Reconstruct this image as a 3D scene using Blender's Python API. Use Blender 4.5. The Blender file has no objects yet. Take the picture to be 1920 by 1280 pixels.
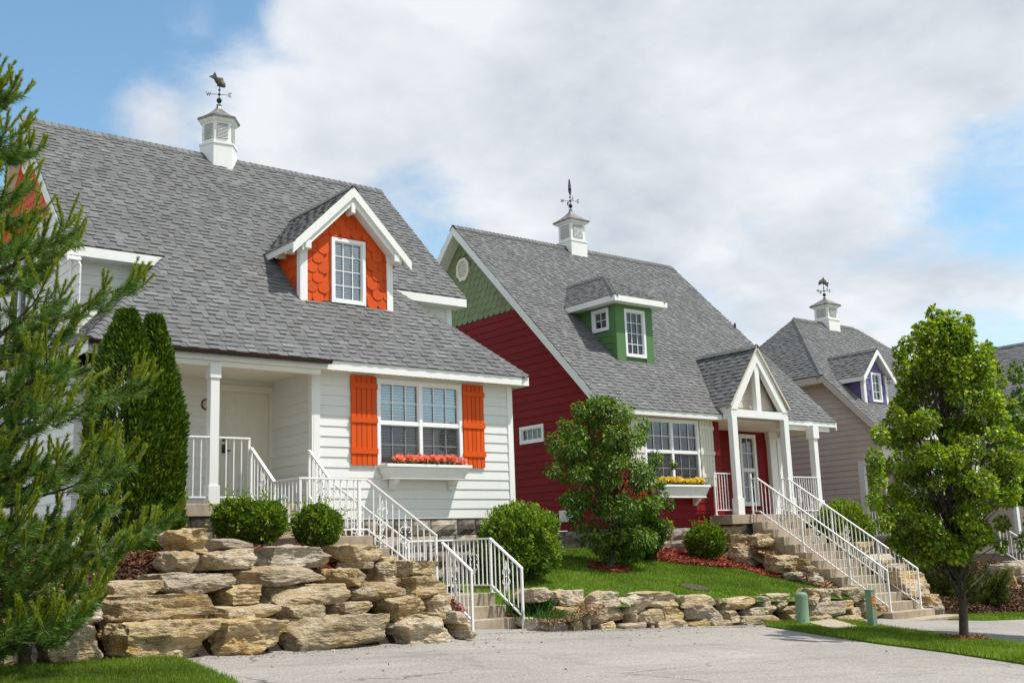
import bpy, bmesh, math, random
import numpy as np
from mathutils import Vector, Matrix, noise

random.seed(7)
RNG = np.random.default_rng(11)
scene = bpy.context.scene
COL = scene.collection
PI = math.pi
R = math.radians

# ------------------------------------------------------------------ camera
FPX, YAW, PITCH, ROLL = 2069.15, 0.677899, 0.18732, -0.0358755      # focal length in photo pixels, calibrated angles
_f = np.array([math.sin(YAW)*math.cos(PITCH), math.cos(YAW)*math.cos(PITCH), math.sin(PITCH)])
_r = np.array([math.cos(YAW), -math.sin(YAW), 0.0])
_u = np.cross(_r, _f)
CR = math.cos(ROLL)*_r + math.sin(ROLL)*_u
CU = -math.sin(ROLL)*_r + math.cos(ROLL)*_u
CF = _f
cam_data = bpy.data.cameras.new('camera')
cam = bpy.data.objects.new('camera', cam_data)
COL.objects.link(cam)
cam_data.sensor_fit = 'HORIZONTAL'
cam_data.sensor_width = 36.0
cam_data.lens = FPX/1920*36.0
cam_data.clip_end = 3000
cam.matrix_world = Matrix(((CR[0], CU[0], -CF[0], 0), (CR[1], CU[1], -CF[1], 0), (CR[2], CU[2], -CF[2], 0), (0, 0, 0, 1)))
scene.camera = cam

# ------------------------------------------------------------------ world: sky with broken cloud
SUN = Vector((0.364, -0.40, 1.0)).normalized()
world = bpy.data.worlds.new('World')
scene.world = world
world.use_nodes = True
wt = world.node_tree
wt.nodes.clear()
def wn(t, **kw):
    n = wt.nodes.new(t)
    for k, v in kw.items(): setattr(n, k, v)
    return n
def wl(a, b): wt.links.new(a, b)
sky = wn('ShaderNodeTexSky', sky_type='NISHITA', sun_disc=False)
sky.sun_elevation = math.asin(SUN.z)
sky.sun_rotation = math.atan2(SUN.x, SUN.y)
sky.air_density = 1.15
sky.dust_density = 0.6
sky.ozone_density = 1.0
tc = wn('ShaderNodeTexCoord')
sep = wn('ShaderNodeSeparateXYZ'); wl(tc.outputs['Generated'], sep.inputs[0])
zz = wn('ShaderNodeMath', operation='MAXIMUM'); wl(sep.outputs['Z'], zz.inputs[0]); zz.inputs[1].default_value = 0.0
za = wn('ShaderNodeMath', operation='ADD'); wl(zz.outputs[0], za.inputs[0]); za.inputs[1].default_value = 0.32
inv = wn('ShaderNodeMath', operation='DIVIDE'); inv.inputs[0].default_value = 1.0; wl(za.outputs[0], inv.inputs[1])
layer = wn('ShaderNodeVectorMath', operation='SCALE'); wl(tc.outputs['Generated'], layer.inputs[0]); wl(inv.outputs[0], layer.inputs['Scale'])
def wnoise(scale, detail, rough, off, dist=0.0):
    m = wn('ShaderNodeMapping'); m.inputs['Location'].default_value = off
    wl(layer.outputs[0], m.inputs['Vector'])
    n = wn('ShaderNodeTexNoise'); n.inputs['Scale'].default_value = scale; n.inputs['Detail'].default_value = detail
    n.inputs['Roughness'].default_value = rough; n.inputs['Distortion'].default_value = dist
    wl(m.outputs[0], n.inputs['Vector'])
    return n
CLOUD_OFF = (3.1, 1.7, 0.4)
n_big = wnoise(1.7, 8.0, 0.52, CLOUD_OFF, 0.25)
n_fine = wnoise(6.5, 9.0, 0.66, (7.3, 2.2, 1.1), 0.3)
n_shade = wnoise(3.0, 8.0, 0.56, (1.3, 8.8, 4.2), 0.15)
def dir_of(px, py):
    d = CF + (px-960)/FPX*CR - (py-640)/FPX*CU
    return Vector(d).normalized()
def gap(px, py, inner, outer):
    """1 inside a round clearing of the cloud cover around a sky direction, 0 outside"""
    d = wn('ShaderNodeVectorMath', operation='DOT_PRODUCT'); wl(tc.outputs['Generated'], d.inputs[0]); d.inputs[1].default_value = dir_of(px, py)
    m = wn('ShaderNodeMapRange', interpolation_type='SMOOTHSTEP'); wl(d.outputs['Value'], m.inputs['Value'])
    m.inputs['From Min'].default_value = math.cos(R(outer)); m.inputs['From Max'].default_value = math.cos(R(inner))
    return m.outputs[0]
cov = wn('ShaderNodeMath', operation='MULTIPLY_ADD')
wl(n_fine.outputs[0], cov.inputs[0]); cov.inputs[1].default_value = 0.5; wl(n_big.outputs[0], cov.inputs[2])
acc = cov.outputs[0]
for (px, py, a, b, k) in ((90, 60, 2, 14, -0.36), (1500, 60, 3, 20, 0.13), (900, 250, 2, 15, 0.16), (1930, 310, 0.3, 5.5, -0.21), (790, 400, 0.2, 4.5, -0.22), (1320, 480, .5, 5, -0.12), (40, 230, 1, 6, -.14), (1500, 640, 1, 8, 0.06), (400, 240, 1, 6.5, .28), (1750, 560, .5, 6, -.08), (565, 25, .2, 2.4, .2), (345, 5, .2, 2.2, .2), (230, 240, .3, 3.5, .2), (690, 60, .3, 4, .12),
                          (-1600, -500, 4, 22, -0.2), (3600, -300, 4, 24, -0.2), (900, -2600, 5, 25, -.15)):
    g = gap(px, py, a, b)
    m = wn('ShaderNodeMath', operation='MULTIPLY_ADD'); wl(g, m.inputs[0]); m.inputs[1].default_value = k; wl(acc, m.inputs[2])
    acc = m.outputs[0]
cmask = wn('ShaderNodeMapRange', interpolation_type='SMOOTHSTEP'); wl(acc, cmask.inputs['Value'])
cmask.inputs['From Min'].default_value = 0.50; cmask.inputs['From Max'].default_value = 0.86
cmax = wn('ShaderNodeMath', operation='MULTIPLY'); wl(cmask.outputs[0], cmax.inputs[0]); cmax.inputs[1].default_value = 0.97
ccol = wn('ShaderNodeValToRGB'); wl(n_shade.outputs[0], ccol.inputs[0])
ccol.color_ramp.elements[0].position = 0.36; ccol.color_ramp.elements[0].color = (0.53, 0.58, 0.64, 1)
ccol.color_ramp.elements[1].position = 0.60; ccol.color_ramp.elements[1].color = (0.79, 0.81, 0.835, 1)
tint = wn('ShaderNodeMix', data_type='RGBA', blend_type='MULTIPLY'); tint.inputs[0].default_value = 1.0; wl(sky.outputs[0], tint.inputs[6]); tint.inputs[7].default_value = (.82, 1.0, 1.0, 1)
bg_sky = wn('ShaderNodeBackground'); wl(tint.outputs[2], bg_sky.inputs['Color']); bg_sky.inputs['Strength'].default_value = 0.15
bg_cloud = wn('ShaderNodeBackground'); wl(ccol.outputs[0], bg_cloud.inputs['Color']); bg_cloud.inputs['Strength'].default_value = 0.95
mix = wn('ShaderNodeMixShader'); wl(cmax.outputs[0], mix.inputs[0]); wl(bg_sky.outputs[0], mix.inputs[1]); wl(bg_cloud.outputs[0], mix.inputs[2])
wo = wn('ShaderNodeOutputWorld'); wl(mix.outputs[0], wo.inputs['Surface'])

# ------------------------------------------------------------------ sun and exposure
sl = bpy.data.lights.new('sun', 'SUN'); sl.energy = 4.2; sl.angle = R(0.6); sl.color = (1.0, 0.955, 0.88)
so = bpy.data.objects.new('sun', sl); COL.objects.link(so)
so.rotation_euler = SUN.to_track_quat('Z', 'Y').to_euler(); so.location = (20, -10, 40)
vs = scene.view_settings
vs.view_transform = 'Standard'; vs.look = 'None'; vs.gamma = 1.0; vs.exposure = 0.27; vs.use_curve_mapping = False
scene.render.engine = 'CYCLES'
scene.cycles.use_denoising = True
scene.cycles.max_bounces = 6
scene.cycles.transparent_max_bounces = 8
scene.cycles.caustics_reflective = False
scene.cycles.caustics_refractive = False

# ------------------------------------------------------------------ measuring helpers (photo pixel -> point of the place)
def ray(x, y): return CF + (x-960)/FPX*CR - (y-640)/FPX*CU
def onY(x, y, Y): d = ray(x, y); return d*(Y/d[1])
def onX(x, y, X): d = ray(x, y); return d*(X/d[0])
def onP(x, y, p0, n): d = ray(x, y); return d*(np.dot(p0, n)/np.dot(d, n))
GA, GB = -0.051, 0.05
def gz(X, Y): return -1.30 + GA*(X-12) + GB*(Y-14.8)
def onG(x, y): return onP(x, y, np.array([12, 14.8, -1.30]), np.array([-GA, -GB, 1.0]))

# ------------------------------------------------------------------ materials
MAT = {}
class NT:
    def __init__(s, name):
        s.m = bpy.data.materials.new(name); s.m.use_nodes = True; s.t = s.m.node_tree; s.t.nodes.clear()
        s.out = s.n('ShaderNodeOutputMaterial'); s.b = s.n('ShaderNodeBsdfPrincipled'); s.l(s.b.outputs[0], s.out.inputs[0])
        s.co = s.n('ShaderNodeTexCoord').outputs['Object']
    def n(s, t, **kw):
        n = s.t.nodes.new(t)
        for k, v in kw.items(): setattr(n, k, v)
        return n
    def l(s, a, b): s.t.links.new(a, b)
    def noise(s, scale, detail=4, rough=.55, vec=None, dist=0, sc3=None):
        v = vec or s.co
        if sc3:
            mp = s.n('ShaderNodeMapping'); mp.inputs['Scale'].default_value = sc3; s.l(v, mp.inputs[0]); v = mp.outputs[0]
        n = s.n('ShaderNodeTexNoise'); n.inputs['Scale'].default_value = scale; n.inputs['Detail'].default_value = detail
        n.inputs['Roughness'].default_value = rough; n.inputs['Distortion'].default_value = dist; s.l(v, n.inputs['Vector'])
        return n.outputs[0]
    def ramp(s, f, stops):
        r = s.n('ShaderNodeValToRGB'); s.l(f, r.inputs[0]); e = r.color_ramp.elements
        while len(e) < len(stops): e.new(0.5)
        for x, (p, c) in zip(e, stops): x.position = p; x.color = (*c, 1)
        return r.outputs[0]
    def mixc(s, a, b, f, mode='MIX'):
        m = s.n('ShaderNodeMix', data_type='RGBA', blend_type=mode)
        for q, i in ((a, 6), (b, 7)):
            if isinstance(q, tuple): m.inputs[i].default_value = (*q, 1)
            else: s.l(q, m.inputs[i])
        if isinstance(f, float): m.inputs[0].default_value = f
        else: s.l(f, m.inputs[0])
        return m.outputs[2]
    def math(s, op, a, b=None):
        m = s.n('ShaderNodeMath', operation=op)
        for q, i in ((a, 0), (b, 1)):
            if q is None: continue
            if isinstance(q, (int, float)): m.inputs[i].default_value = q
            else: s.l(q, m.inputs[i])
        return m.outputs[0]
    def mr(s, v, a, b, c=0., d=1.):
        m = s.n('ShaderNodeMapRange'); s.l(v, m.inputs[0])
        for i, q in enumerate((a, b, c, d)): m.inputs[i+1].default_value = q
        return m.outputs[0]
    def rnd(s): return s.n('ShaderNodeObjectInfo').outputs['Random']
    def attr(s, nm): return s.n('ShaderNodeAttribute', attribute_name=nm).outputs['Color']
    def bump(s, h, strength, dist):
        b = s.n('ShaderNodeBump'); b.inputs['Strength'].default_value = strength; b.inputs['Distance'].default_value = dist
        s.l(h, b.inputs['Height']); s.l(b.outputs[0], s.b.inputs['Normal'])
    def col(s, c):
        if isinstance(c, tuple): s.b.inputs['Base Color'].default_value = (*c, 1)
        else: s.l(c, s.b.inputs['Base Color'])
    def rough(s, v, spec=None):
        if isinstance(v, float): s.b.inputs['Roughness'].default_value = v
        else: s.l(v, s.b.inputs['Roughness'])
        if spec is not None: s.b.inputs['Specular IOR Level'].default_value = spec

def paint(name, c, var=.10, rough=.55, grain=True, dirt=0.15, spec=.35):
    k = NT(name)
    n1 = k.noise(1.3, 5, .6); n2 = k.noise(22, 3, .6)
    a = tuple(x*(1-var) for x in c); b = tuple(min(1, x*(1+var)) for x in c)
    base = k.mixc(a, b, n1)
    hs = k.n('ShaderNodeHueSaturation'); k.l(base, hs.inputs['Color']); k.l(k.mr(k.rnd(), 0, 1, 1-var*.7, 1+var*.5), hs.inputs['Value'])
    dm = k.mr(k.noise(3, 6, .72, sc3=(2.2, 2.2, .5)), .52, .74, 0, dirt*1.25)
    c2 = k.mixc(hs.outputs[0], tuple(x*.55 for x in c), dm)
    k.col(c2); k.rough(rough, spec)
    if grain: k.bump(k.noise(30, 4, .6, sc3=(.6, .6, 3.0)), .12, .004)
    MAT[name] = k.m
paint('white_paint', (.82, .82, .79), .05)
paint('cream_paint', (.80, .76, .66), .05)
paint('white_siding', (.74, .74, .71), .04, dirt=.1)
paint('orange_paint', (.66, .088, .008), .12, spec=.2)
paint('orange_scale', (.62, .078, .008), .18, spec=.2)
paint('red_siding', (.205, .0105, .0125), .16, spec=.12)
paint('green_scale', (.21, .255, .135), .12, spec=.2)
paint('green_siding', (.095, .20, .07), .10)
paint('purple_scale', (.135, .10, .25), .2)
paint('tan_siding', (.62, .545, .455), .07)
paint('ivory_shutter', (.74, .71, .60), .05)
paint('brown_metal', (.035, .02, .016), .2, rough=.4)
paint('door_paint', (.72, .70, .61), .03)
paint('vinyl', (.85, .86, .86), .02, rough=.35, grain=False, dirt=.03)
paint('rail_paint', (.84, .84, .82), .03, rough=.35, grain=False, dirt=.12)
paint('green_plastic', (.20, .31, .20), .08, rough=.6, grain=False)
paint('sticker', (.80, .30, .03), .06, rough=.5, grain=False)
paint('sticker_red', (.45, .05, .03), .06, rough=.5, grain=False)
paint('black_metal', (.02, .02, .02), .1, rough=.35, grain=False)
paint('pink_plaque', (.62, .42, .34), .05)
def simple(name, c, rough=.6, metal=0.):
    k = NT(name); k.col(k.mixc(tuple(x*.8 for x in c), c, k.noise(9, 4))); k.rough(rough, .15); k.b.inputs['Metallic'].default_value = metal; MAT[name] = k.m
simple('dark_room', (.03, .033, .036), .9)
simple('room_wall', (.22, .22, .21), .9)
simple('dark_iron', (.035, .045, .042), .55, .3)
simple('soil', (.032, .022, .015), .95)
simple('cobble_dark', (.09, .085, .08), .9)
simple('manhole_lid', (.10, .085, .07), .9)
# zinc / patinated copper cap
k = NT('cap_metal'); n1 = k.noise(7, 6, .65)
k.col(k.ramp(n1, [(.3, (.10, .085, .08)), (.5, (.20, .18, .175)), (.68, (.30, .29, .27))])); k.rough(.45); k.b.inputs['Metallic'].default_value = .35; k.bump(k.noise(14, 4), .2, .01); MAT['cap_metal'] = k.m
# bronze verdigris
k = NT('verdigris'); k.col(k.ramp(k.noise(9, 5, .6), [(.3, (.03, .028, .022)), (.55, (.09, .085, .06)), (.75, (.17, .20, .15))])); k.rough(.5); k.b.inputs['Metallic'].default_value = .4; MAT['verdigris'] = k.m
# asphalt shingles
k = NT('shingle'); at_ = k.attr('col')
g = k.noise(140, 3, .7); g2 = k.noise(1.1, 4, .6)
m1 = k.mixc(at_, k.ramp(g, [(.3, (.05, .05, .05)), (.7, (.34, .34, .345))]), .28)
m2 = k.mixc(m1, (.05, .048, .045), k.mr(g2, .45, .8, 0, .25))
k.col(m2); k.rough(.93, .2); k.bump(k.noise(160, 3, .7), .35, .006); MAT['shingle'] = k.m
# window glass
k = NT('glass'); k.t.nodes.remove(k.b)
gl = k.n('ShaderNodeBsdfGlossy'); gl.inputs['Roughness'].default_value = .02; gl.inputs['Color'].default_value = (.9, .95, 1, 1)
tr = k.n('ShaderNodeBsdfTransparent'); tr.inputs['Color'].default_value = (.95, .975, .98, 1)
fr_ = k.n('ShaderNodeFresnel'); fr_.inputs['IOR'].default_value = 1.5
mx = k.n('ShaderNodeMixShader'); k.l(k.math('MULTIPLY_ADD', fr_.outputs[0], 1.5) if False else k.mr(fr_.outputs[0], 0, 1, .10, 1.0), mx.inputs[0]); k.l(tr.outputs[0], mx.inputs[1]); k.l(gl.outputs[0], mx.inputs[2]); k.l(mx.outputs[0], k.out.inputs[0]); MAT['glass'] = k.m
simple('blind', (.88, .90, .90), .6)
k = NT('screen'); k.col((.05, .05, .05)); k.rough(.9); tr = k.n('ShaderNodeBsdfTransparent'); mx = k.n('ShaderNodeMixShader'); mx.inputs[0].default_value = .28; k.l(tr.outputs[0], mx.inputs[1]); k.l(k.b.outputs[0], mx.inputs[2]); k.l(mx.outputs[0], k.out.inputs[0]); MAT['screen'] = k.m
# concrete
k = NT('concrete'); n1 = k.noise(2.2, 6, .6); n2 = k.noise(40, 3, .6); n3 = k.noise(4, 6, .7, sc3=(1.5, 1.5, .35))
c1 = k.ramp(n1, [(.3, (.30, .245, .175)), (.55, (.40, .33, .245)), (.75, (.47, .40, .31))])
c2 = k.mixc(c1, (.15, .12, .085), k.mr(n3, .52, .72, 0, .6)); c2 = k.mixc(c2, (.55, .48, .38), k.mr(n2, .6, .75, 0, .4))
k.col(c2); k.rough(.9, .25); k.bump(n2, .25, .006); MAT['concrete'] = k.m
# boulders
k = NT('boulder'); o = k.rnd(); off = k.n('ShaderNodeVectorMath', operation='ADD'); cmb = k.n('ShaderNodeCombineXYZ'); s50 = k.math('MULTIPLY', o, 50.)
for i in range(3): k.l(s50, cmb.inputs[i])
k.l(k.co, off.inputs[0]); k.l(cmb.outputs[0], off.inputs[1]); v = off.outputs[0]
strata = k.noise(5.5, 6, .65, v, .4, (1, 1, 4.5)); big = k.noise(1.9, 5, .6, v); rust = k.noise(2.6, 5, .6, v, .6); fine = k.noise(26, 4, .7, v)
c1 = k.ramp(strata, [(.26, (.22, .145, .075)), (.40, (.50, .37, .215)), (.56, (.64, .52, .34)), (.75, (.76, .67, .51))])
c2 = k.mixc(c1, (.58, .34, .09), k.mr(rust, .50, .70, 0, .7))
hs = k.n('ShaderNodeHueSaturation'); k.l(c2, hs.inputs['Color']); k.l(k.mr(o, 0, 1, .66, 1.2), hs.inputs['Saturation']); k.l(k.mr(k.math('FRACT', k.math('MULTIPLY', o, 7.3)), 0, 1, .84, 1.2), hs.inputs['Value'])
c3 = k.mixc(hs.outputs[0], (.09, .07, .05), k.mr(big, .56, .74, 0, .5))
c4 = k.mixc(c3, (.06, .05, .038), k.mr(fine, .58, .72, 0, .6))
k.col(c4); k.rough(.93, .2)
hgt = k.math('ADD', k.math('MULTIPLY', strata, .9), k.math('ADD', k.math('MULTIPLY', fine, .35), k.math('MULTIPLY', k.noise(9, 5, .65, v), .6)))
k.bump(hgt, 1.0, .12); MAT['boulder'] = k.m
# split-face foundation stone
k = NT('foundation_stone'); o = k.rnd()
n1 = k.noise(6, 6, .65); c1 = k.ramp(n1, [(.3, (.10, .08, .062)), (.5, (.25, .20, .15)), (.72, (.42, .35, .26))])
hs = k.n('ShaderNodeHueSaturation'); k.l(c1, hs.inputs['Color']); k.l(k.mr(o, 0, 1, .55, 1.25), hs.inputs['Value']); k.l(k.mr(k.math('FRACT', k.math('MULTIPLY', o, 5.7)), 0, 1, .5, 1.2), hs.inputs['Saturation'])
k.col(hs.outputs[0]); k.rough(.92, .2); k.bump(k.noise(12, 5, .65), .7, .03); MAT['foundation_stone'] = k.m
k = NT('mortar'); k.col(k.mixc((.16, .15, .14), (.30, .29, .27), k.noise(14, 4))); k.rough(.95); MAT['mortar'] = k.m
# chip-seal driveway
k = NT('driveway'); n1 = k.noise(.35, 5, .6); n2 = k.noise(34, 4, .85); n3 = k.noise(1.3, 7, .70, None, .6); n4 = k.noise(11, 4, .8); n5 = k.noise(80, 2, .8)
c1 = k.ramp(n1, [(.3, (.285, .262, .235)), (.7, (.37, .343, .31))])
c2 = k.mixc(c1, (.09, .083, .075), k.mr(n2, .54, .68, 0, .9)); c2 = k.mixc(c2, (.62, .585, .535), k.mr(n2, .46, .34, 0, .85)); c2 = k.mixc(c2, (.13, .12, .11), k.mr(n5, .56, .7, 0, .6)); c2 = k.mixc(c2, (.40, .37, .33), k.mr(n4, .55, .75, 0, .5))
c2 = k.mixc(c2, (.10, .092, .085), k.mr(n3, .58, .78, 0, .42))
vor = k.n('ShaderNodeTexVoronoi', feature='DISTANCE_TO_EDGE'); vor.inputs['Scale'].default_value = .28
wv = k.n('ShaderNodeVectorMath', operation='ADD'); k.l(k.co, wv.inputs[0]); nz = k.n('ShaderNodeTexNoise'); nz.inputs['Scale'].default_value = 1.2; nz.inputs['Detail'].default_value = 6; k.l(k.co, nz.inputs['Vector']); k.l(nz.outputs['Color'], wv.inputs[1]); k.l(wv.outputs[0], vor.inputs['Vector'])
crk = k.math('MULTIPLY', k.mr(vor.outputs['Distance'], 0.0, .010, 1, 0), k.mr(k.noise(.5, 3), .46, .58, 0, .85))
c2 = k.mixc(c2, (.07, .065, .06), crk)
mpd = k.n('ShaderNodeMapping'); mpd.inputs['Rotation'].default_value = (0, 0, R(-52)); mpd.inputs['Scale'].default_value = (.22, 1.6, 1); k.l(k.co, mpd.inputs[0]); st1 = k.noise(1.1, 6, .66, mpd.outputs[0]); c2 = k.mixc(c2, (.10, .092, .085), k.mr(st1, .54, .72, 0, .34)); c2 = k.mixc(c2, (.50, .47, .43), k.mr(st1, .44, .30, 0, .3))
k.col(c2); k.rough(.95, .2); k.bump(n2, .8, .02); MAT['driveway'] = k.m
# lawn, blades
k = NT('lawn'); k.col(k.ramp(k.noise(3.5, 6, .65), [(.3, (.05, .10, .010)), (.55, (.085, .17, .018)), (.75, (.13, .21, .03))])); k.rough(.95, .1); k.bump(k.noise(40, 4), .8, .03); MAT['lawn'] = k.m
def leafmat(name, trans=.35, rough=.5, spec=.35):
    k = NT(name); c = k.attr('col'); k.col(c); k.rough(rough, spec)
    tl = k.n('ShaderNodeBsdfTranslucent'); hs = k.n('ShaderNodeHueSaturation'); hs.inputs['Value'].default_value = 1.5; hs.inputs['Saturation'].default_value = 1.1; hs.inputs['Hue'].default_value = .49
    k.l(c, hs.inputs['Color']); k.l(hs.outputs[0], tl.inputs['Color'])
    mx = k.n('ShaderNodeMixShader'); mx.inputs[0].default_value = trans; k.l(k.b.outputs[0], mx.inputs[1]); k.l(tl.outputs[0], mx.inputs[2]); k.l(mx.outputs[0], k.out.inputs[0]); MAT[name] = k.m
leafmat('leaf', .35, .45, .4); leafmat('needle', .2, .5, .3); leafmat('blade', .3, .6, .2); leafmat('petal', .3, .6, .2)
k = NT('chips'); k.col(k.attr('col')); k.rough(.9, .2); MAT['chips'] = k.m
k = NT('bark'); k.col(k.ramp(k.noise(14, 5, .65, sc3=(1, 1, .25)), [(.3, (.035, .026, .02)), (.6, (.10, .078, .06)), (.8, (.17, .14, .11))])); k.rough(.95, .15); k.bump(k.noise(22, 5, .7, sc3=(1, 1, .3)), .8, .02); MAT['bark'] = k.m
k = NT('red_mulch'); k.col(k.ramp(k.noise(30, 4, .7), [(.35, (.05, .015, .01)), (.55, (.19, .04, .026)), (.75, (.32, .085, .055))])); k.rough(.95); k.bump(k.noise(45, 4, .7), 1., .04); MAT['red_mulch'] = k.m
k = NT('wood_chip_ground'); k.col(k.ramp(k.noise(30, 4, .7), [(.35, (.12, .07, .035)), (.55, (.30, .18, .09)), (.75, (.45, .30, .17))])); k.rough(.95); k.bump(k.noise(45, 4, .7), 1., .04); MAT['wood_chip_ground'] = k.m

# ------------------------------------------------------------------ object helpers
OFF = {}
def tag(o, label=None, cat=None, group=None, kind=None):
    if label: o['label'] = label
    if cat: o['category'] = cat
    if group: o['group'] = group
    if kind: o['kind'] = kind
    return o
def thing(name, loc, label, cat, group=None):
    o = bpy.data.objects.new(name, None); COL.objects.link(o); o.location = loc; o.empty_display_size = .2
    OFF[o.name] = Vector(loc); tag(o, label, cat, group)
    return o
def link(name, me, mat, parent=None, loc=None, rot=None):
    o = bpy.data.objects.new(name, me); COL.objects.link(o)
    if mat and not me.materials: me.materials.append(MAT[mat])
    if parent is not None:
        o.parent = parent; OFF[o.name] = OFF[parent.name]
    else:
        OFF[o.name] = Vector((0, 0, 0))
    if loc is not None: o.location = Vector(loc) - (OFF[parent.name] if parent is not None else Vector((0, 0, 0)))
    if rot is not None: o.rotation_euler = rot
    return o
class Fr:
    """a wall or roof frame: a runs along u, b along v, c out of the surface"""
    def __init__(s, O, u, v, n=None):
        s.O = Vector(O); s.u = Vector(u).normalized(); s.v = Vector(v).normalized(); s.n = Vector(n).normalized() if n is not None else s.u.cross(s.v)
        s.lh = s.u.cross(s.v).dot(s.n) < 0
    def p(s, a, b, c=0.): return s.O + s.u*a + s.v*b + s.n*c
class MB:
    def __init__(s): s.V = []; s.F = []; s.C = []
    def add(s, vs, fs, col=None):
        k = len(s.V); s.V += [tuple(v) for v in vs]; s.F += [tuple(i+k for i in f) for f in fs]
        if col is not None: s.C += [col]*len(vs)
        return s
    def hexa(s, p, col=None): return s.add(p, [(0, 3, 2, 1), (4, 5, 6, 7), (0, 1, 5, 4), (1, 2, 6, 5), (2, 3, 7, 6), (3, 0, 4, 7)], col)
    def box(s, a, b):
        (x0, y0, z0), (x1, y1, z1) = a, b
        return s.hexa([(x0, y0, z0), (x1, y0, z0), (x1, y1, z0), (x0, y1, z0), (x0, y0, z1), (x1, y0, z1), (x1, y1, z1), (x0, y1, z1)])
    def fb(s, fr, a0, a1, b0, b1, c0, c1):
        if fr.lh: a0, a1 = a1, a0
        return s.hexa([fr.p(a0, b0, c0), fr.p(a1, b0, c0), fr.p(a1, b1, c0), fr.p(a0, b1, c0), fr.p(a0, b0, c1), fr.p(a1, b0, c1), fr.p(a1, b1, c1), fr.p(a0, b1, c1)])
    def prism(s, fr, poly, c0, c1, col=None):
        """poly in (a,b); c0/c1 numbers or functions of (a,b)"""
        if fr.lh: poly = poly[::-1]
        n = len(poly); f0 = c0 if callable(c0) else (lambda a, b: c0); f1 = c1 if callable(c1) else (lambda a, b: c1)
        vs = [fr.p(a, b, f0(a, b)) for a, b in poly] + [fr.p(a, b, f1(a, b)) for a, b in poly]
        fs = [tuple(range(n-1, -1, -1)), tuple(range(n, 2*n))] + [(i, (i+1) % n, n+(i+1) % n, n+i) for i in range(n)]
        return s.add(vs, fs, col)
    def bar(s, p, q, w, h=None, up=(0, 0, 1)):
        p, q = Vector(p), Vector(q); h = h or w; d = (q-p).normalized(); up = Vector(up)
        sd = d.cross(up)
        if sd.length < 1e-4: sd = d.cross(Vector((0, 1, 0)))
        sd.normalize(); up = sd.cross(d)
        e = [sd*(-w/2)-up*(h/2), sd*(w/2)-up*(h/2), sd*(w/2)+up*(h/2), sd*(-w/2)+up*(h/2)]
        return s.hexa([p+x for x in e] + [q+x for x in e])
    def tube(s, pts, rad, n=8, cap=True):
        pts = [Vector(p) for p in pts]; rad = rad if isinstance(rad, (list, tuple)) else [rad]*len(pts)
        k = len(s.V); prev = None
        for i, p in enumerate(pts):
            d = (pts[min(i+1, len(pts)-1)]-pts[max(i-1, 0)]).normalized()
            a = prev if prev is not None else (Vector((1, 0, 0)) if abs(d.x) < .9 else Vector((0, 1, 0)))
            a = (a-d*a.dot(d)).normalized(); b = d.cross(a); prev = a
            for j in range(n):
                t = 2*PI*j/n; s.V.append(tuple(p+(a*math.cos(t)+b*math.sin(t))*rad[i]))
        for i in range(len(pts)-1):
            for j in range(n): s.F.append((k+i*n+j, k+i*n+(j+1) % n, k+(i+1)*n+(j+1) % n, k+(i+1)*n+j))
        if cap: s.F.append(tuple(k+j for j in range(n-1, -1, -1))); s.F.append(tuple(k+(len(pts)-1)*n+j for j in range(n)))
        return s
    def lathe(s, prof, c, n=16, rot=0.):
        """prof: (radius, z) list; closed solid of revolution / n-gon prism"""
        k = len(s.V)
        for r_, z in prof:
            for j in range(n): t = 2*PI*j/n+rot; s.V.append((c[0]+r_*math.cos(t), c[1]+r_*math.sin(t), c[2]+z))
        m = len(prof)
        for i in range(m-1):
            for j in range(n): s.F.append((k+i*n+j, k+i*n+(j+1) % n, k+(i+1)*n+(j+1) % n, k+(i+1)*n+j))
        s.F.append(tuple(k+j for j in range(n-1, -1, -1))); s.F.append(tuple(k+(m-1)*n+j for j in range(n)))
        return s
    def mesh(s, off=Vector((0, 0, 0)), smooth=False):
        me = bpy.data.meshes.new('m'); me.from_pydata([(v[0]-off.x, v[1]-off.y, v[2]-off.z) for v in s.V], [], s.F)
        if s.C and len(s.C) == len(s.V):
            ca = me.color_attributes.new('col', 'FLOAT_COLOR', 'POINT')
            ca.data.foreach_set('color', np.array([(*c, 1.) for c in s.C], dtype=np.float32).ravel())
        if smooth: me.polygons.foreach_set('use_smooth', [True]*len(me.polygons))
        me.update(); return me
    def build(s, name, mat, parent=None, smooth=False, bevel=0.):
        me = s.mesh(OFF[parent.name] if parent is not None else Vector((0, 0, 0)), smooth)
        o = link(name, me, mat, parent)
        if bevel:
            b = o.modifiers.new('b', 'BEVEL'); b.width = bevel; b.segments = 2; b.limit_method = 'ANGLE'
        return o
def npmesh(V, F, C=None, smooth=False):
    """arrays -> mesh; F is (n,3) or (n,4)"""
    me = bpy.data.meshes.new('m'); V = np.asarray(V, np.float32); F = np.asarray(F, np.int32); nf, kk = F.shape
    me.vertices.add(len(V)); me.vertices.foreach_set('co', V.ravel())
    me.loops.add(nf*kk); me.loops.foreach_set('vertex_index', F.ravel())
    me.polygons.add(nf); me.polygons.foreach_set('loop_start', np.arange(0, nf*kk, kk, dtype=np.int32)); me.polygons.foreach_set('loop_total', np.full(nf, kk, np.int32))
    if C is not None:
        ca = me.color_attributes.new('col', 'FLOAT_COLOR', 'POINT'); c4 = np.ones((len(V), 4), np.float32); c4[:, :3] = C; ca.data.foreach_set('color', c4.ravel())
    if smooth: me.polygons.foreach_set('use_smooth', np.ones(nf, bool))
    me.update(calc_edges=True); me.validate()
    return me
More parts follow.
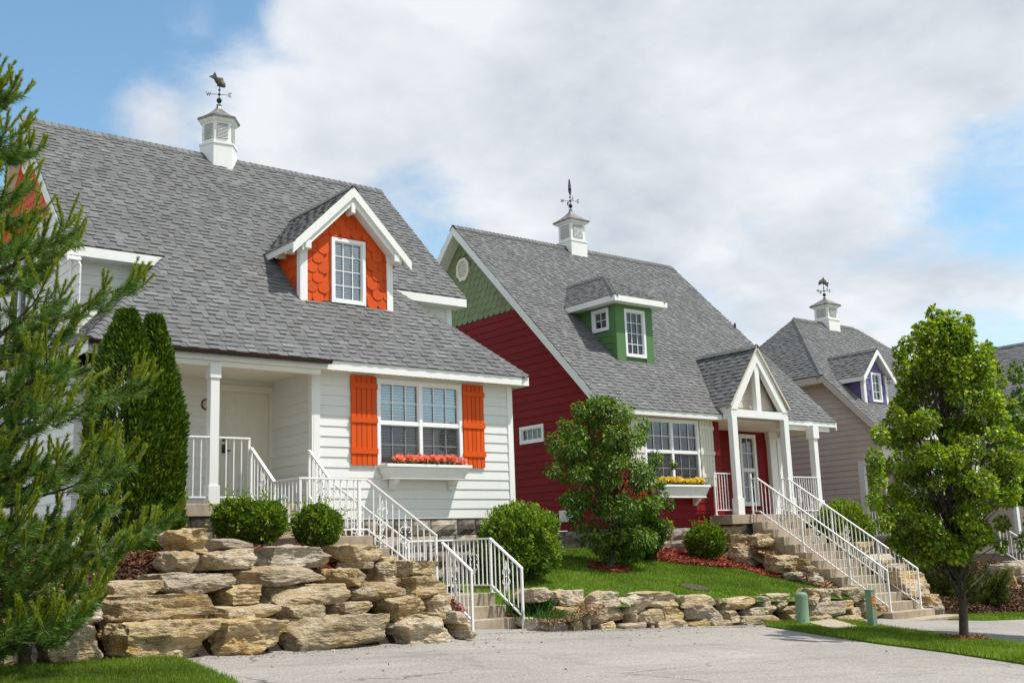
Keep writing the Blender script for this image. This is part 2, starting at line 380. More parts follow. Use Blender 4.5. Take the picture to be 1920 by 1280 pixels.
def half(poly, ax, val, keep_less):
    out = []; n = len(poly)
    for i in range(n):
        p, q = poly[i], poly[(i+1) % n]; dp = (p[ax]-val) if keep_less else (val-p[ax]); dq = (q[ax]-val) if keep_less else (val-q[ax])
        if dp <= 0: out.append(p)
        if (dp < 0 < dq) or (dq < 0 < dp):
            t = dp/(dp-dq); out.append((p[0]+(q[0]-p[0])*t, p[1]+(q[1]-p[1])*t))
    return out
def clip(sub, cl):
    """convex (counter-clockwise) clip of polygon sub by cl"""
    out = sub
    for i in range(len(cl)):
        a, b = cl[i], cl[(i+1) % len(cl)]; new = []
        sd = lambda p: (b[0]-a[0])*(p[1]-a[1])-(b[1]-a[1])*(p[0]-a[0])
        for j in range(len(out)):
            p, q = out[j], out[(j+1) % len(out)]; sp, sq = sd(p), sd(q)
            if sp >= 0: new.append(p)
            if (sp > 1e-9 and sq < -1e-9) or (sp < -1e-9 and sq > 1e-9):
                t = sp/(sp-sq); new.append((p[0]+(q[0]-p[0])*t, p[1]+(q[1]-p[1])*t))
        out = new
        if len(out) < 3: return []
    return out
def parea(p): return .5*sum(p[i][0]*p[(i+1) % len(p)][1]-p[(i+1) % len(p)][0]*p[i][1] for i in range(len(p)))
def minus(poly, h):
    """convex poly minus rectangle h=(a0,b0,a1,b1) -> convex pieces"""
    a0, b0, a1, b1 = h
    L = half(poly, 0, a0, True); Rr = half(poly, 0, a1, False); mid = half(half(poly, 0, a0, False), 0, a1, True) if len(poly) > 2 else []
    res = [L, Rr]
    if len(mid) > 2: res += [half(mid, 1, b0, True), half(mid, 1, b1, False)]
    return [p for p in res if len(p) > 2 and abs(parea(p)) > 2e-4]

# ------------------------------------------------------------------ cladding
def siding(parent, fr, poly, e, mat, holes=(), joints=0., v0=None, name='siding_board'):
    lo = min(p[1] for p in poly) if v0 is None else v0; hi = max(p[1] for p in poly); b = lo; k = 0
    while b < hi-.01:
        t = min(b+e, hi)
        strip = half(half(poly, 1, b, False), 1, t, True)
        if len(strip) > 2:
            ps = [strip]
            for h in holes: ps = [q for p in ps for q in minus(p, h)]
            fin = []
            for p in ps:
                w0, w1 = min(x[0] for x in p), max(x[0] for x in p)
                if joints and w1-w0 > 2.2 and random.random() < joints:
                    j = random.uniform(w0+.8, w1-.8); fin += [half(p, 0, j-.002, True), half(p, 0, j+.002, False)]
                else: fin.append(p)
            for p in fin:
                if len(p) > 2:
                    MB().prism(fr, p, -.012, (lambda a, bb, b=b: .022-.016*(bb-b)/e)).build(name, mat, parent)
        b += e; k += 1
def scales(parent, fr, poly, w, e, mat, holes=(), name='scale_shingle', v0=None):
    lo = min(p[1] for p in poly) if v0 is None else v0; hi = max(p[1] for p in poly); x0 = min(p[0] for p in poly); x1 = max(p[0] for p in poly)
    row = 0; b = lo; rr = w/2*.96
    shared = None
    prof = [(-w*.485, e*1.35), (-w*.485, rr*.75)] + [(-w*.485*math.cos(t), rr*.75-rr*.75*math.sin(t)) for t in (R(18), R(36), R(54), R(72), R(90), R(108), R(126), R(144), R(162))] + [(w*.485, rr*.75), (w*.485, e*1.35)]
    while b < hi:
        a = x0 - w + (w/2 if row % 2 else 0)
        while a < x1+w:
            q = [(a+p[0], b+p[1]) for p in prof]
            c = clip(q, poly)
            if len(c) > 2 and abs(parea(c)) > .12*w*e:
                cut = False
                for h in holes:
                    if a+w*.3 > h[0] and a-w*.3 < h[2] and b+e > h[1] and b+e*.5 < h[3]: cut = True
                if not cut:
                    full = abs(abs(parea(c))-abs(parea(q))) < 1e-6
                    cf = lambda aa, bb, b=b: .026-.018*(bb-b)/(e*1.35)
                    if full:
                        if shared is None:
                            f0 = Fr((0, 0, 0), fr.u, fr.v, fr.n); shared = MB().prism(f0, prof, -.004, lambda aa, bb: .026-.018*bb/(e*1.35)).mesh()
                        link(name, shared, mat, parent, fr.p(a, b, random.uniform(0, .004)))
                    else:
                        MB().prism(fr, c, -.004, cf).build(name, mat, parent)
            a += w
        b += e; row += 1
TONES = [(.118, .119, .122), (.13, .13, .133), (.145, .145, .147), (.158, .158, .16), (.175, .174, .175), (.126, .123, .121), (.14, .136, .132)]
def shingles(fr, polys, store, e=.137, wmin=.10, wmax=.26):
    """laminated shingle tabs on a roof plane, one closed piece each; appended to store as (distance, verts, faces, tone)"""
    for poly in polys:
        lo = min(p[1] for p in poly); hi = max(p[1] for p in poly); x0 = min(p[0] for p in poly)-.3; x1 = max(p[0] for p in poly)+.1
        b = lo; r_ = 0
        while b < hi-.02:
            a = x0-random.uniform(0, .3); t = min(b+e*1.02, hi); hi_lo = r_ % 2
            while a < x1:
                w = random.uniform(wmin, wmax); hi_lo = 1-hi_lo
                q = clip([(a+.0015, b), (a+w-.0015, b), (a+w-.0015, t), (a+.0015, t)], poly)
                if len(q) > 2 and abs(parea(q)) > .0012:
                    th = (.024 if hi_lo else .010)+random.uniform(-.003, .003); n = len(q)
                    cf = lambda bb: th-(th-.003)*(bb-b)/(e*1.02)
                    V = [fr.p(x, y, cf(y)) for x, y in q]+[fr.p(x, y, -.006) for x, y in q]
                    F = [tuple(range(n))]+[(i, n+i, n+(i+1) % n, (i+1) % n) for i in range(n)]
                    tn = random.choice(TONES); f_ = random.uniform(.86, 1.14)*(1.05 if hi_lo else .93)
                    cen = sum(V[:n], Vector())/n
                    store.append((cen.length, V, F, tuple(x*f_ for x in tn)))
                a += w
            b += e; r_ += 1
def finish_shingles(store, roof, limit=300, near=None):
    st = sorted(store, key=lambda s: s[0] if near is None else near(s)); mb = MB()
    for i, (d, V, F, c) in enumerate(st):
        if i < limit:
            MB().add(V, F, c).build('shingle', 'shingle', roof)
        else: mb.add(V, F, c)
    if mb.V: tag(mb.build('shingle_field', 'shingle', roof), kind='stuff')
def caps(parent, p, q, up, w=.26, e=.15, name='ridge_cap'):
    """overlapping bent cap shingles along a hip or ridge from p (low) to q"""
    p, q = Vector(p), Vector(q); d = (q-p); L = d.length; d.normalize(); up = Vector(up); sd = d.cross(up).normalized(); up = sd.cross(d)
    n = int(L/e)
    for i in range(n):
        a = p+d*(i*e); b = a+d*(e*1.25); c = random.choice(TONES); f_ = random.uniform(.9, 1.1); c = tuple(x*f_ for x in c)
        V = []
        for pt, h in ((a, .036), (b, .016)):
            for s, dz in ((-1, -w*.42), (-.25, 0), (.25, 0), (1, -w*.42)): V.append(pt+sd*(s*w/2)+up*(h+dz*1.0))
        V += [v-up*.02 for v in V]
        F = [(0, 1, 5, 4), (1, 2, 6, 5), (2, 3, 7, 6), (0, 8, 9, 1), (1, 9, 10, 2), (2, 10, 11, 3), (4, 5, 13, 12), (5, 6, 14, 13), (6, 7, 15, 14), (0, 4, 12, 8), (3, 11, 15, 7)]
        MB().add(V, F, c).build(name, 'shingle', parent)
def stones(parent, fr, x0, x1, z0, z1, rows, wr=(.3, .62), name='foundation_stone', keep=None):
    MB().fb(fr, x0, x1, z0, z1, -.12, -.02).build('mortar_bed', 'mortar', parent)
    h = (z1-z0)/rows; b = z1-h
    for r_ in range(rows):
        a = x0
        while a < x1-.05:
            w = min(random.uniform(*wr), x1-a)
            if x1-(a+w) < .14: w = x1-a
            if keep is None or keep(a+w/2, b+h/2):
                n, m = 5, 4; V = []; F = []
                for j in range(m):
                    for i in range(n):
                        u_, v_ = i/(n-1), j/(m-1); ed = (i in (0, n-1)) or (j in (0, m-1))
                        c = .0 if ed else random.uniform(.035, .085)
                        V.append(fr.p(a+.01+(w-.02)*u_, b+.01+(h-.02)*v_, c))
                for j in range(m-1):
                    for i in range(n-1): F.append((j*n+i, j*n+i+1, (j+1)*n+i+1, (j+1)*n+i))
                k = len(V); cs = [(0, 0), (1, 0), (1, 1), (0, 1)]
                V += [fr.p(a+.01+(w-.02)*cu, b+.01+(h-.02)*cv, -.06) for cu, cv in cs]
                c4 = [0, n-1, n*m-1, n*(m-1)]
                F += [(k+0, k+1, c4[1], c4[0]), (k+1, k+2, c4[2], c4[1]), (k+2, k+3, c4[3], c4[2]), (k+3, k+0, c4[0], c4[3])]
                MB().add(V, F).build(name, 'foundation_stone', parent)
            a += w
        b -= h
def window(parent, name, fr, a0, b0, a1, b1, units=1, hung=True, grid=(3, 2), fw=.075, blinds=True, glass_c=.012, label=None):
    """frame, sashes, panes, muntins and blinds; everything under one part named window"""
    W = MB(); fo = .045
    W.fb(fr, a0, a0+fw, b0, b1, -.08, fo).fb(fr, a1-fw, a1, b0, b1, -.08, fo).fb(fr, a0+fw, a1-fw, b1-fw, b1, -.08, fo-.003).fb(fr, a0+fw, a1-fw, b0, b0+fw, -.08, fo+.004)
    uw = (a1-a0-2*fw-(units-1)*fw)/units; cells = []
    for i in range(units):
        x = a0+fw+i*(uw+fw)
        if i: W.fb(fr, x-fw, x, b0+fw, b1-fw, -.08, fo-.005)
        if hung:
            md = (b0+b1)/2; W.fb(fr, x, x+uw, md-.03, md+.03, -.05, fo-.012)
            cells += [(x, b0+fw, x+uw, md-.03, -.012), (x, md+.03, x+uw, b1-fw, .006)]
        else: cells.append((x, b0+fw, x+uw, b1-fw, 0))
    w = W.build(name, 'vinyl', parent)
    if label: w['label'] = label
    # reveal and room-back panel behind the glass, both lightened to bounce light onto blinds
    B = MB(); B.fb(fr, a0+.02, a1-.02, b0+.02, b1-.02, -.20, -.16); B.build('room_shade', 'room_wall', w)
    S = MB()
    for s in ((a0+.012, a0+.02, b0+.02, b1-.02), (a1-.02, a1-.012, b0+.02, b1-.02)): S.fb(fr, s[0], s[1], s[2], s[3], -.16, -.081)
    S.fb(fr, a0+.02, a1-.02, b0+.012, b0+.02, -.16, -.081).fb(fr, a0+.02, a1-.02, b1-.02, b1-.012, -.16, -.081); S.build('reveal', 'blind', w)
    slat = None
    for (x0, y0, x1, y1, dc) in cells:
        nx, ny = grid; cw, ch = (x1-x0)/nx, (y1-y0)/ny
        sash = MB(); sash.fb(fr, x0, x1, y0, y0+.025, -.045+dc, .012+dc).fb(fr, x0, x1, y1-.025, y1, -.045+dc, .012+dc).fb(fr, x0, x0+.025, y0+.025, y1-.025, -.045+dc, .012+dc).fb(fr, x1-.025, x1, y0+.025, y1-.025, -.045+dc, .012+dc)
        sash.build('sash', 'vinyl', w)
        for i in range(1, nx): MB().fb(fr, x0+cw*i-.009, x0+cw*i+.009, y0+.025, y1-.025, -.022+dc, -.004+dc).build('muntin', 'vinyl', w)
        for j in range(1, ny): MB().fb(fr, x0+.025, x1-.025, y0+ch*j-.009, y0+ch*j+.009, -.020+dc, -.006+dc).build('muntin', 'vinyl', w)
        for i in range(nx):
            for j in range(ny):
                MB().fb(fr, x0+cw*i+.002, x0+cw*(i+1)-.002, y0+ch*j+.002, y0+ch*(j+1)-.002, -.034+dc, -.029+dc).build('pane', 'glass', w)
        if hung and y1 < (b0+b1)/2+.01 and units > 1: MB().fb(fr, x0+.004, x1-.004, y0+.004, y1-.004, .018+dc, .020+dc).build('insect_screen', 'screen', w)
        if blinds:
            n = int((y1-y0)/.055)
            if slat is None or abs(slat[1]-(x1-x0)) > 1e-4:
                f0 = Fr((0, 0, 0), fr.u, fr.v, fr.n); m = MB(); ww = x1-x0
                m.hexa([f0.p(.01, -.024, .013), f0.p(ww-.01, -.024, .013), f0.p(ww-.01, -.021, .015), f0.p(.01, -.021, .015), f0.p(.01, .020, -.010), f0.p(ww-.01, .020, -.010), f0.p(ww-.01, .023, -.008), f0.p(.01, .023, -.008)])
                slat = (m.mesh(), ww)
            for j in range(n): link('blind_slat', slat[0], 'blind', w, fr.p(x0, y0+.028+j*.055, -.082))
    return w
def shutter(parent, fr, a0, b0, a1, b1, mat, label=None):
    s = MB(); n = 5; w = (a1-a0)/n
    s.fb(fr, a0+.01, a1-.01, b0+.02, b1-.02, .002, .012)
    sh = s.build('shutter', mat, parent)
    if label: sh['label'] = label
    for i in range(n): MB().fb(fr, a0+w*i+.007, a0+w*(i+1)-.007, b0, b1, .013, .035).build('slat', mat, sh)
    for t in (.155, .5, .885): MB().fb(fr, a0-.012, a1+.012, b0+(b1-b0)*t-.05, b0+(b1-b0)*t+.05, .036, .056).build('batten', mat, sh)
    return sh
def cupola(house, c, zb, n, rad, base_w, roof_r, hb, hl, hr, rot, flare=True):
    """louvred cupola; c = (x,y) on the ridge, zb = height where the visible base starts"""
    x, y = c; k = 1/math.cos(PI/n)
    b = MB().lathe([(base_w*k, -.75), (base_w*k, hb-.05), (base_w*k*1.05, hb-.05), (base_w*k*1.05, hb), (rad*k, hb+.03), (rad*k, hb+hl), (roof_r*k*.93, hb+hl+.05), (roof_r*k*.96, hb+hl+.10)], (x, y, zb), n, rot)
    cu = b.build('cupola', 'white_paint', house)
    z1 = zb+hb+hl+.085
    pr = [(roof_r*k, 0), (roof_r*k*1.02, .05)]
    if flare: pr += [(roof_r*k*(1-t)**1.4*.98+.055*t, .05+hr*t) for t in (.15, .3, .45, .6, .75, .88, 1.)]
    else: pr += [(roof_r*k*(1-t)+.05*t, .05+hr*t) for t in (.5, 1.)]
    pr += [(.06, hr+.06), (.06, hr+.10)]
    MB().lathe(pr, (x, y, z1), n, rot).build('cap', 'cap_metal', cu)
    for i in range(n):
        t = 2*PI*(i+.5)/n+rot; nn = Vector((math.cos(t), math.sin(t), 0)); uu = Vector((-nn.y, nn.x, 0))
        fr = Fr(Vector((x, y, zb+hb+.03))+nn*rad, uu, (0, 0, 1), nn); hw = rad*math.tan(PI/n)*.66
        MB().fb(fr, -hw, hw, .07, hl-.07, .001, .006).build('louvre_shade', 'dark_room', cu)
        m = 10; st = (hl-.16)/m
        for j in range(m):
            z = .08+st*j
            MB().hexa([fr.p(-hw, z, .008), fr.p(hw, z, .008), fr.p(hw, z, .035), fr.p(-hw, z, .035), fr.p(-hw, z+st*.75, .008), fr.p(hw, z+st*.75, .008), fr.p(hw, z+st*.62, .012), fr.p(-hw, z+st*.62, .012)]).build('louvre', 'white_paint', cu)
    return z1+hr+.10
def weathervane(house, x, y, z, kind, sc_=1.):
    before = set(o.name for o in bpy.data.objects)
    m = MB().tube([(x, y, z-.15), (x, y, z+.62)], .014, 8)
    m.lathe([(.0, .05), (.045, .06), (.075, .10), (.085, .14), (.075, .18), (.045, .22), (0, .23)], (x, y, z), 12)
    m.lathe([(.0, .30), (.04, .32), (.045, .345), (.04, .37), (0, .39)], (x, y, z), 10)
    m.lathe([(.0, .46), (.035, .48), (.04, .50), (.035, .52), (0, .54)], (x, y, z), 10)
    v = m.build('weathervane', 'dark_iron', house)
    for i, ch in enumerate('NESW'):
        t = R(-24)-i*PI/2+PI/2; d = Vector((math.cos(t), math.sin(t), 0))
        MB().bar(Vector((x, y, z+.345)), Vector((x, y, z+.345))+d*.27, .014).build('compass_arm', 'dark_iron', v)
        strokes = {'N': [(-.5, -.7, -.5, .7), (-.5, .7, .5, -.7), (.5, -.7, .5, .7)], 'E': [(-.45, -.7, -.45, .7), (-.45, .7, .5, .7), (-.45, 0, .35, 0), (-.45, -.7, .5, -.7)],
                   'S': [(.45, .6, -.1, .75), (-.1, .75, -.5, .4), (-.5, .4, .45, -.35), (.45, -.35, .1, -.75), (.1, -.75, -.5, -.6)], 'W': [(-.7, .7, -.35, -.7), (-.35, -.7, 0, .5), (0, .5, .35, -.7), (.35, -.7, .7, .7)]}[ch]
        lm = MB(); lc = Vector((x, y, z+.345))+d*.33
        for (a0, b0, a1, b1) in strokes: lm.bar(lc+d*(a0*.09)+Vector((0, 0, b0*.09)), lc+d*(a1*.09)+Vector((0, 0, b1*.09)), .018, .018, d.cross(Vector((0, 0, 1))))
        lm.build('letter', 'dark_iron', v)
    rt = Vector((.78, -.62, 0)); rt.normalize()
    if kind == 'fish': u = Vector((.55, -.20, -.52)).normalized(); outl = [(-.25, .06), (-.33, .15), (-.30, .02), (-.35, -.09), (-.23, -.02), (-.10, -.09), (.06, -.11), (.02, -.15), (.12, -.10), (.22, -.03), (.24, .02), (.17, .09), (.06, .13), (-.02, .18), (-.09, .13), (-.14, .07)]
    elif kind == 'sail': u = Vector((.30, .25, 0)).normalized(); outl = [(-.20, .0), (-.13, -.09), (.11, -.09), (.24, .03), (.03, .02), (.03, .06), (.19, .07), (.02, .55), (-.02, .55), (-.16, .12), (-.01, .09), (-.01, .02)]
    else: u = Vector((.9, -.44, 0)).normalized(); outl = [(-.27, -.08), (-.24, .05), (-.15, .15), (-.05, .19), (.04, .31), (.06, .20), (.16, .10), (.22, -.02), (.31, .02), (.25, -.09), (.24, -.22), (.18, -.08), (.08, -.03), (.02, -.13), (-.03, -.04), (-.15, -.05), (-.22, -.12)]
    vv = (Vector((0, 0, 1))-u*u.z).normalized(); nn = u.cross(vv)
    o3 = Vector((x, y, z+(.76 if kind != 'sail' else .70)))
    c = (sum(p[0] for p in outl)/len(outl), sum(p[1] for p in outl)/len(outl)); V = []; n = len(outl)
    for off_, sc in ((-.055, .45), (-.02, 1.), (.02, 1.), (.055, .45)):
        V += [o3+u*(c[0]+(a-c[0])*sc)+vv*(c[1]+(b-c[1])*sc)+nn*off_ for a, b in outl]
    F = [tuple(range(n-1, -1, -1)), tuple(range(3*n, 4*n))]+[(k*n+i, k*n+(i+1) % n, (k+1)*n+(i+1) % n, (k+1)*n+i) for k in range(3) for i in range(n)]
    MB().add(V, F).build({'fish': 'fish_figure', 'sail': 'sailboat_figure', 'dolphin': 'dolphin_figure'}[kind], 'verdigris', v)
    for o in bpy.data.objects:
        if o.name not in before:
            b0 = OFF[house.name]
            for vv_ in o.data.vertices: vv_.co = Vector((x, y, z))-b0+(vv_.co+b0-Vector((x, y, z)))*sc_

XA = (1, 0, 0); ZA = (0, 0, 1)
FY = lambda Y: Fr((0, Y, 0), (1, 0, 0), ZA, (0, -1, 0))       # wall facing the street: a = X, b = Z
FX = lambda X: Fr((X, 0, 0), (0, 1, 0), ZA, (-1, 0, 0))       # gable end facing left: a = Y, b = Z
S2 = math.sqrt(.5)
def roofF(Y, Z): return Fr((0, Y, Z), XA, (0, 1, 1), (0, -1, 1))   # front slope at 45 degrees: a = X, b = length up the slope


# ================================================================== GROUND
def grid_sheet(name, mat, x0, x1, y0, y1, nx, ny, zf, label, keep=None, cat=None):
    xs = np.linspace(x0, x1, nx); ys = np.linspace(y0, y1, ny); V = [(x, y, zf(x, y)) for y in ys for x in xs]; F = []
    for j in range(ny-1):
        for i in range(nx-1):
            if keep is None or keep((xs[i]+xs[i+1])/2, (ys[j]+ys[j+1])/2): F.append((j*nx+i, j*nx+i+1, (j+1)*nx+i+1, (j+1)*nx+i))
    o = MB().add(V, F).build(name, mat, None, True); tag(o, label, cat or name.replace('_', ' '), None, 'structure'); return o
def gz_far(x, y):
    """street plane near the houses, levelling off far away"""
    return gz(max(-40, min(70, x)), max(-30, min(45, y)))
grid_sheet('driveway', 'driveway', -40, 70, -30, 45, 60, 50, gz_far, 'pale grey chip-seal driveway in front of the houses')
grid_sheet('terrain', 'lawn', -900, 1200, -900, 1200, 60, 60, lambda x, y: gz_far(x, y)-.25-.0*(x), 'grassy ground stretching away around the driveway')

def sm(t): t = max(0., min(1., t)); return t*t*(3-2*t)
def lawn_z(x, y):
    """raised front lawn of the red house"""
    zf = -1.0-.047*(x-13); zb = -.03-.07*(x-18.8)
    if x < 18.8: zb = -.03-.03*(x-18.8)*-.2
    t = (y-14.5)/(19.75-14.5); z = zf+(zb-zf)*max(0, min(1, t))**.92 if t > 0 else zf
    k = sm((13.6-x)/1.5)
    z = z*(1-k)+k*(gz(x, y)+.12+.5*sm((y-15.2)/2.2))
    z -= .2*sm((x-20.6)/1.6)*math.sin(PI*max(0, min(1, t)))
    return z+.02*noise.noise(Vector((x*.8, y*.8, 3)))
def wall_front(x):
    """front line of the low stone wall below that lawn"""
    return float(np.interp(x, [11.9, 12.6, 14.1, 16.1, 17.8, 20.5, 23.2], [14.75, 14.55, 14.50, 14.62, 14.62, 14.75, 15.4]))
grid_sheet('front_lawn', 'lawn', 12.15, 22.95, 13.6, 30.0, 60, 90, lawn_z, 'raised green lawn in front of the red house', keep=lambda x, y: y > wall_front(x)+.10 and not (x > 18.75 and y > 19.9))
def terrace_z(x, y):
    y0 = 12.0+.23*(x-3.5)
    cap = float(np.interp(x, [8.7, 9.5, 10.8], [.3, -.25, -1.0]))
    return min(cap, float(np.interp((y-y0), [-.1, .25, 1.6, 2.3, 3.2], [gz(x, y)-.15, gz(x, y)+.0, -.03, .08, .14])))+.02*noise.noise(Vector((x, y, 1)))
grid_sheet('planting_bed', 'soil', -2.5, 10.75, 11.9, 17.9, 70, 40, terrace_z, 'mulched planting bed above the boulder wall of the white house', keep=lambda x, y: y > 12.15+.23*(x-3.5) and not (x > 8.2 and y > 15.6) and not (x > 9.9 and y < 14.2) and not (x > 10.2))
def right_z(x, y):
    return float(np.interp(y, [14.6, 16, 18.5, 21, 24], [gz(x, y)-.3, gz(x, y)+.30, -.9, -.45, -.4]))-.02*(x-25)
grid_sheet('side_bed', 'soil', 25.0, 48, 14.6, 30, 50, 60, right_z, 'shaded soil bank between the red and tan houses', keep=lambda x, y: y > 14.9)

def poly_sheet(name, mat, pts, lift, label, cat):
    """flat sheet over the street plane; pts are photo pixels on that plane, thickened with a small real edge"""
    P = [onG(*p) for p in pts]; n = len(P); V = [(p[0], p[1], p[2]+lift) for p in P]+[(p[0], p[1], p[2]-.05) for p in P]
    F = [tuple(range(n))]+[(i, n+i, n+(i+1) % n, (i+1) % n) for i in range(n)]
    o = MB().add(V, F).build(name, mat); tag(o, label, cat, None, 'structure'); return [(p[0], p[1]) for p in P]
strip_px = [(1436, 1174), (1520, 1187), (1640, 1206), (1780, 1224), (1930, 1247), (2150, 1282), (2150, 1240), (1930, 1212), (1800, 1197), (1720, 1187), (1664, 1179), (1610, 1168), (1500, 1161), (1450, 1168)]
STRIP = poly_sheet('grass_strip', 'lawn', strip_px, .03, 'narrow grass strip between the two driveways, with the maple in it', 'grass strip')
corner_px = [(-260, 1262), (60, 1256), (300, 1240), (335, 1240), (372, 1258), (428, 1283), (470, 1330), (520, 1400), (-400, 1400)]
CORNER = poly_sheet('grass_corner', 'lawn', corner_px, .03, 'grass corner at the foot of the boulder wall under the pine', 'grass')
FARG = poly_sheet('grass_verge', 'lawn', [(1775, 1162), (1850, 1163), (1940, 1160), (2100, 1160), (2100, 1146), (1940, 1143), (1850, 1147), (1790, 1150)], .03, 'strip of grass in front of the boulders of the tan house', 'grass strip')

# ================================================================== HOUSES
def house_common(): pass
# ------------------------------------------------------------------ white house
WH = thing('white_house', (10.0, 20.0, -1.2), 'white clapboard house with grey roof and orange dormer, nearest to the camera', 'house')
WY, WL, WR_, WG = 17.8, 9.63, 14.24, 5.93            # front wall, porch side wall, right corner, left gable wall
EY, EZ = 17.45, 3.54                                  # lower eave edge
ud = lambda Y: (Y-EY)/S2                              # length up the slope at depth Y
# walls
Wf = FY(WY)
FZ0 = .67
WIN = (10.97, 1.62, 12.95, 3.31)
siding(WH, Wf, [(WL+.13, FZ0), (WR_-.12, FZ0), (WR_-.12, 3.37), (WL+.13, 3.37)], .1885, 'white_siding', [WIN], .35)
cb = MB().fb(Wf, WL, WL+.13, FZ0-.02, 3.37, -.05, .035); cb.build('corner_board', 'white_paint', WH)
MB().fb(Wf, WR_-.12, WR_+.012, FZ0-.02, 3.37, -.05, .035).build('corner_board', 'white_paint', WH)
MB().box((WR_-.02, WY+.03, FZ0), (WR_+.0, 19.9, 3.5)).build('side_wall', 'white_siding', WH)
stones(WH, Wf, WL, WR_, -1.15, FZ0-.02, 6, (.34, .7))
window(WH, 'window', Wf, *WIN, units=2, label='double window with white blinds between orange shutters')
shutter(WH, FY(WY-.022), 10.40, 1.66, 10.955, 3.335, 'orange_paint'); shutter(WH, FY(WY-.022), 12.965, 1.66, 13.49, 3.325, 'orange_paint')
# porch recess
RY = 19.42
Rf = FY(RY); DOOR = (8.56, .94, 9.55, 3.10)
siding(WH, Rf, [(WG, .94), (WL, .94), (WL, 3.36), (WG, 3.36)], .1885, 'white_siding', [(8.44, .94, 9.66, 3.24)])
Sf = Fr((WL, 0, 0), (0, 1, 0), ZA, (-1, 0, 0))
siding(WH, Sf, [(WY+.04, .94), (RY, .94), (RY, 3.36), (WY+.04, 3.36)], .1885, 'white_siding')
MB().fb(Sf, WY-.03, WY+.10, .6, 3.37, -.02, .034).build('corner_board', 'white_paint', WH)
MB().box((WL+.02, WY+.05, -1.1), (WL+.1, RY, .94)).build('porch_side', 'mortar', WH)
fr = MB().fb(Rf, 8.44, 8.56, .94, 3.14, -.05, .05).fb(Rf, 9.55, 9.66, .94, 3.14, -.05, .05).fb(Rf, 8.40, 9.70, 3.14, 3.26, -.05, .06).fb(Rf, 8.56, 9.55, .94, .98, -.05, .06)
fr.build('door_frame', 'door_paint', WH)
d = MB().fb(Rf, 8.56, 9.55, .98, 3.14, -.06, -.02); door = d.build('door', 'door_paint', WH)
for (a0, a1) in ((8.68, 8.98), (9.12, 9.42)):
    for (b0, b1) in ((1.15, 1.75), (1.9, 2.5), (2.66, 2.95)):
        m = MB(); m.fb(Rf, a0, a1, b0, b1, -.025, -.012).fb(Rf, a0+.05, a1-.05, b0+.05, b1-.05, -.02, .002); m.build('panel', 'door_paint', door, bevel=.01)
MB().fb(Rf, 8.62, 8.68, 1.98, 2.14, -.02, .004).tube([(8.65, RY-.0, 2.02), (8.65, RY-.07, 2.02), (8.75, RY-.075, 2.02)], .013).build('lock', 'black_metal', door)
MB().fb(Rf, 8.63, 8.67, 2.2, 2.26, -.02, .008).build('deadbolt', 'black_metal', door)
t = [(math.cos(q*PI/10), math.sin(q*PI/10)) for q in range(20)]
pl = MB().prism(Rf, [(8.28+.095*a, 2.87+.105*b) for a, b in t], .0, .03).build('number_plaque', 'black_metal', WH)
MB().prism(Rf, [(8.28+.07*a, 2.87+.08*b) for a, b in t], .031, .036).build('plaque_face', 'pink_plaque', pl)
# porch floor, post, beam, soffit
MB().box((WG-.05, EY-.02, .73), (WL+.02, RY+.1, .94)).build('porch_floor', 'concrete', WH, bevel=.012)
stones(WH, FY(EY+.1), WG, 8.15, -.4, .725, 5, (.3, .6))
MB().box((7.535, EY+.02, .94), (7.695, EY+.18, 3.30)).box((7.515, EY, .94), (7.715, EY+.20, 1.24)).box((7.515, EY, 3.04), (7.715, EY+.20, 3.30)).build('porch_post', 'white_paint', WH, bevel=.006)
MB().box((6.02, EY+.02, .94), (6.18, EY+.18, 3.30)).box((6.0, EY, .94), (6.2, EY+.20, 1.24)).build('porch_post', 'white_paint', WH, bevel=.006)
MB().box((WG, EY+.04, 3.25), (WL, EY+.16, 3.352)).build('porch_beam', 'cream_paint', WH)
sf = MB().box((5.55, EY+.01, 3.36), (WR_+.18, WY+.05, 3.385)).build('soffit', 'cream_paint', WH)
vm = MB()
for i in range(120):
    x = 5.8+i*.07
    if i % 5 != 4: vm.box((x, EY+.15, 3.356), (x+.035, EY+.17, 3.3595))
tag(vm.build('vent_slots', 'dark_room', sf), kind='stuff')
MB().box((5.55, WY+.051, 3.362), (WL, 19.9, 3.39)).build('porch_ceiling', 'cream_paint', WH)
# roof
roof = MB()
roof.prism(roofF(EY, EZ), [(5.5, 0), (14.45, 0), (12.45, ud(19.53)), (7.5, ud(19.53))], -.10, -.008)
roof.prism(roofF(EY, EZ), [(5.72, ud(19.53)), (14.45, ud(19.53)), (14.45, ud(23.1)), (5.72, ud(23.1))], -.10, -.008)
bk = Fr((0, 26.67, 5.62), XA, (0, -1, 1), (0, 1, 1))
roof.prism(bk, [(5.72, 0), (14.45, 0), (14.45, 3.57/S2), (5.72, 3.57/S2)], -.10, -.008)
WRoof = roof.build('roof', 'cobble_dark', WH)
st = []
shingles(roofF(EY, EZ), [[(5.5, -.03), (14.45, -.03), (12.45, ud(19.53)), (7.5, ud(19.53))], [(5.72, ud(19.53)), (14.45, ud(19.53)), (14.45, ud(23.1)), (5.72, ud(23.1))]], st)
shingles(bk, [[(5.72, 0), (14.45, 0), (14.45, 3.57/S2), (5.72, 3.57/S2)]], st, e=.3, wmin=.5, wmax=1.)
hipL = Fr((5.5, 0, EZ), (0, -1, 0), (2.0, 0, 2.08)); hl_ = math.hypot(2.0, 2.08)
shingles(hipL, [[(-20.2, 0), (-17.45, 0), (-19.53, hl_), (-20.2, hl_)]], st)
hipR = Fr((14.45, 0, EZ), (0, 1, 0), (-2.0, 0, 2.08))
shingles(hipR, [[(17.45, 0), (20.2, 0), (20.2, hl_), (19.53, hl_)]], st)
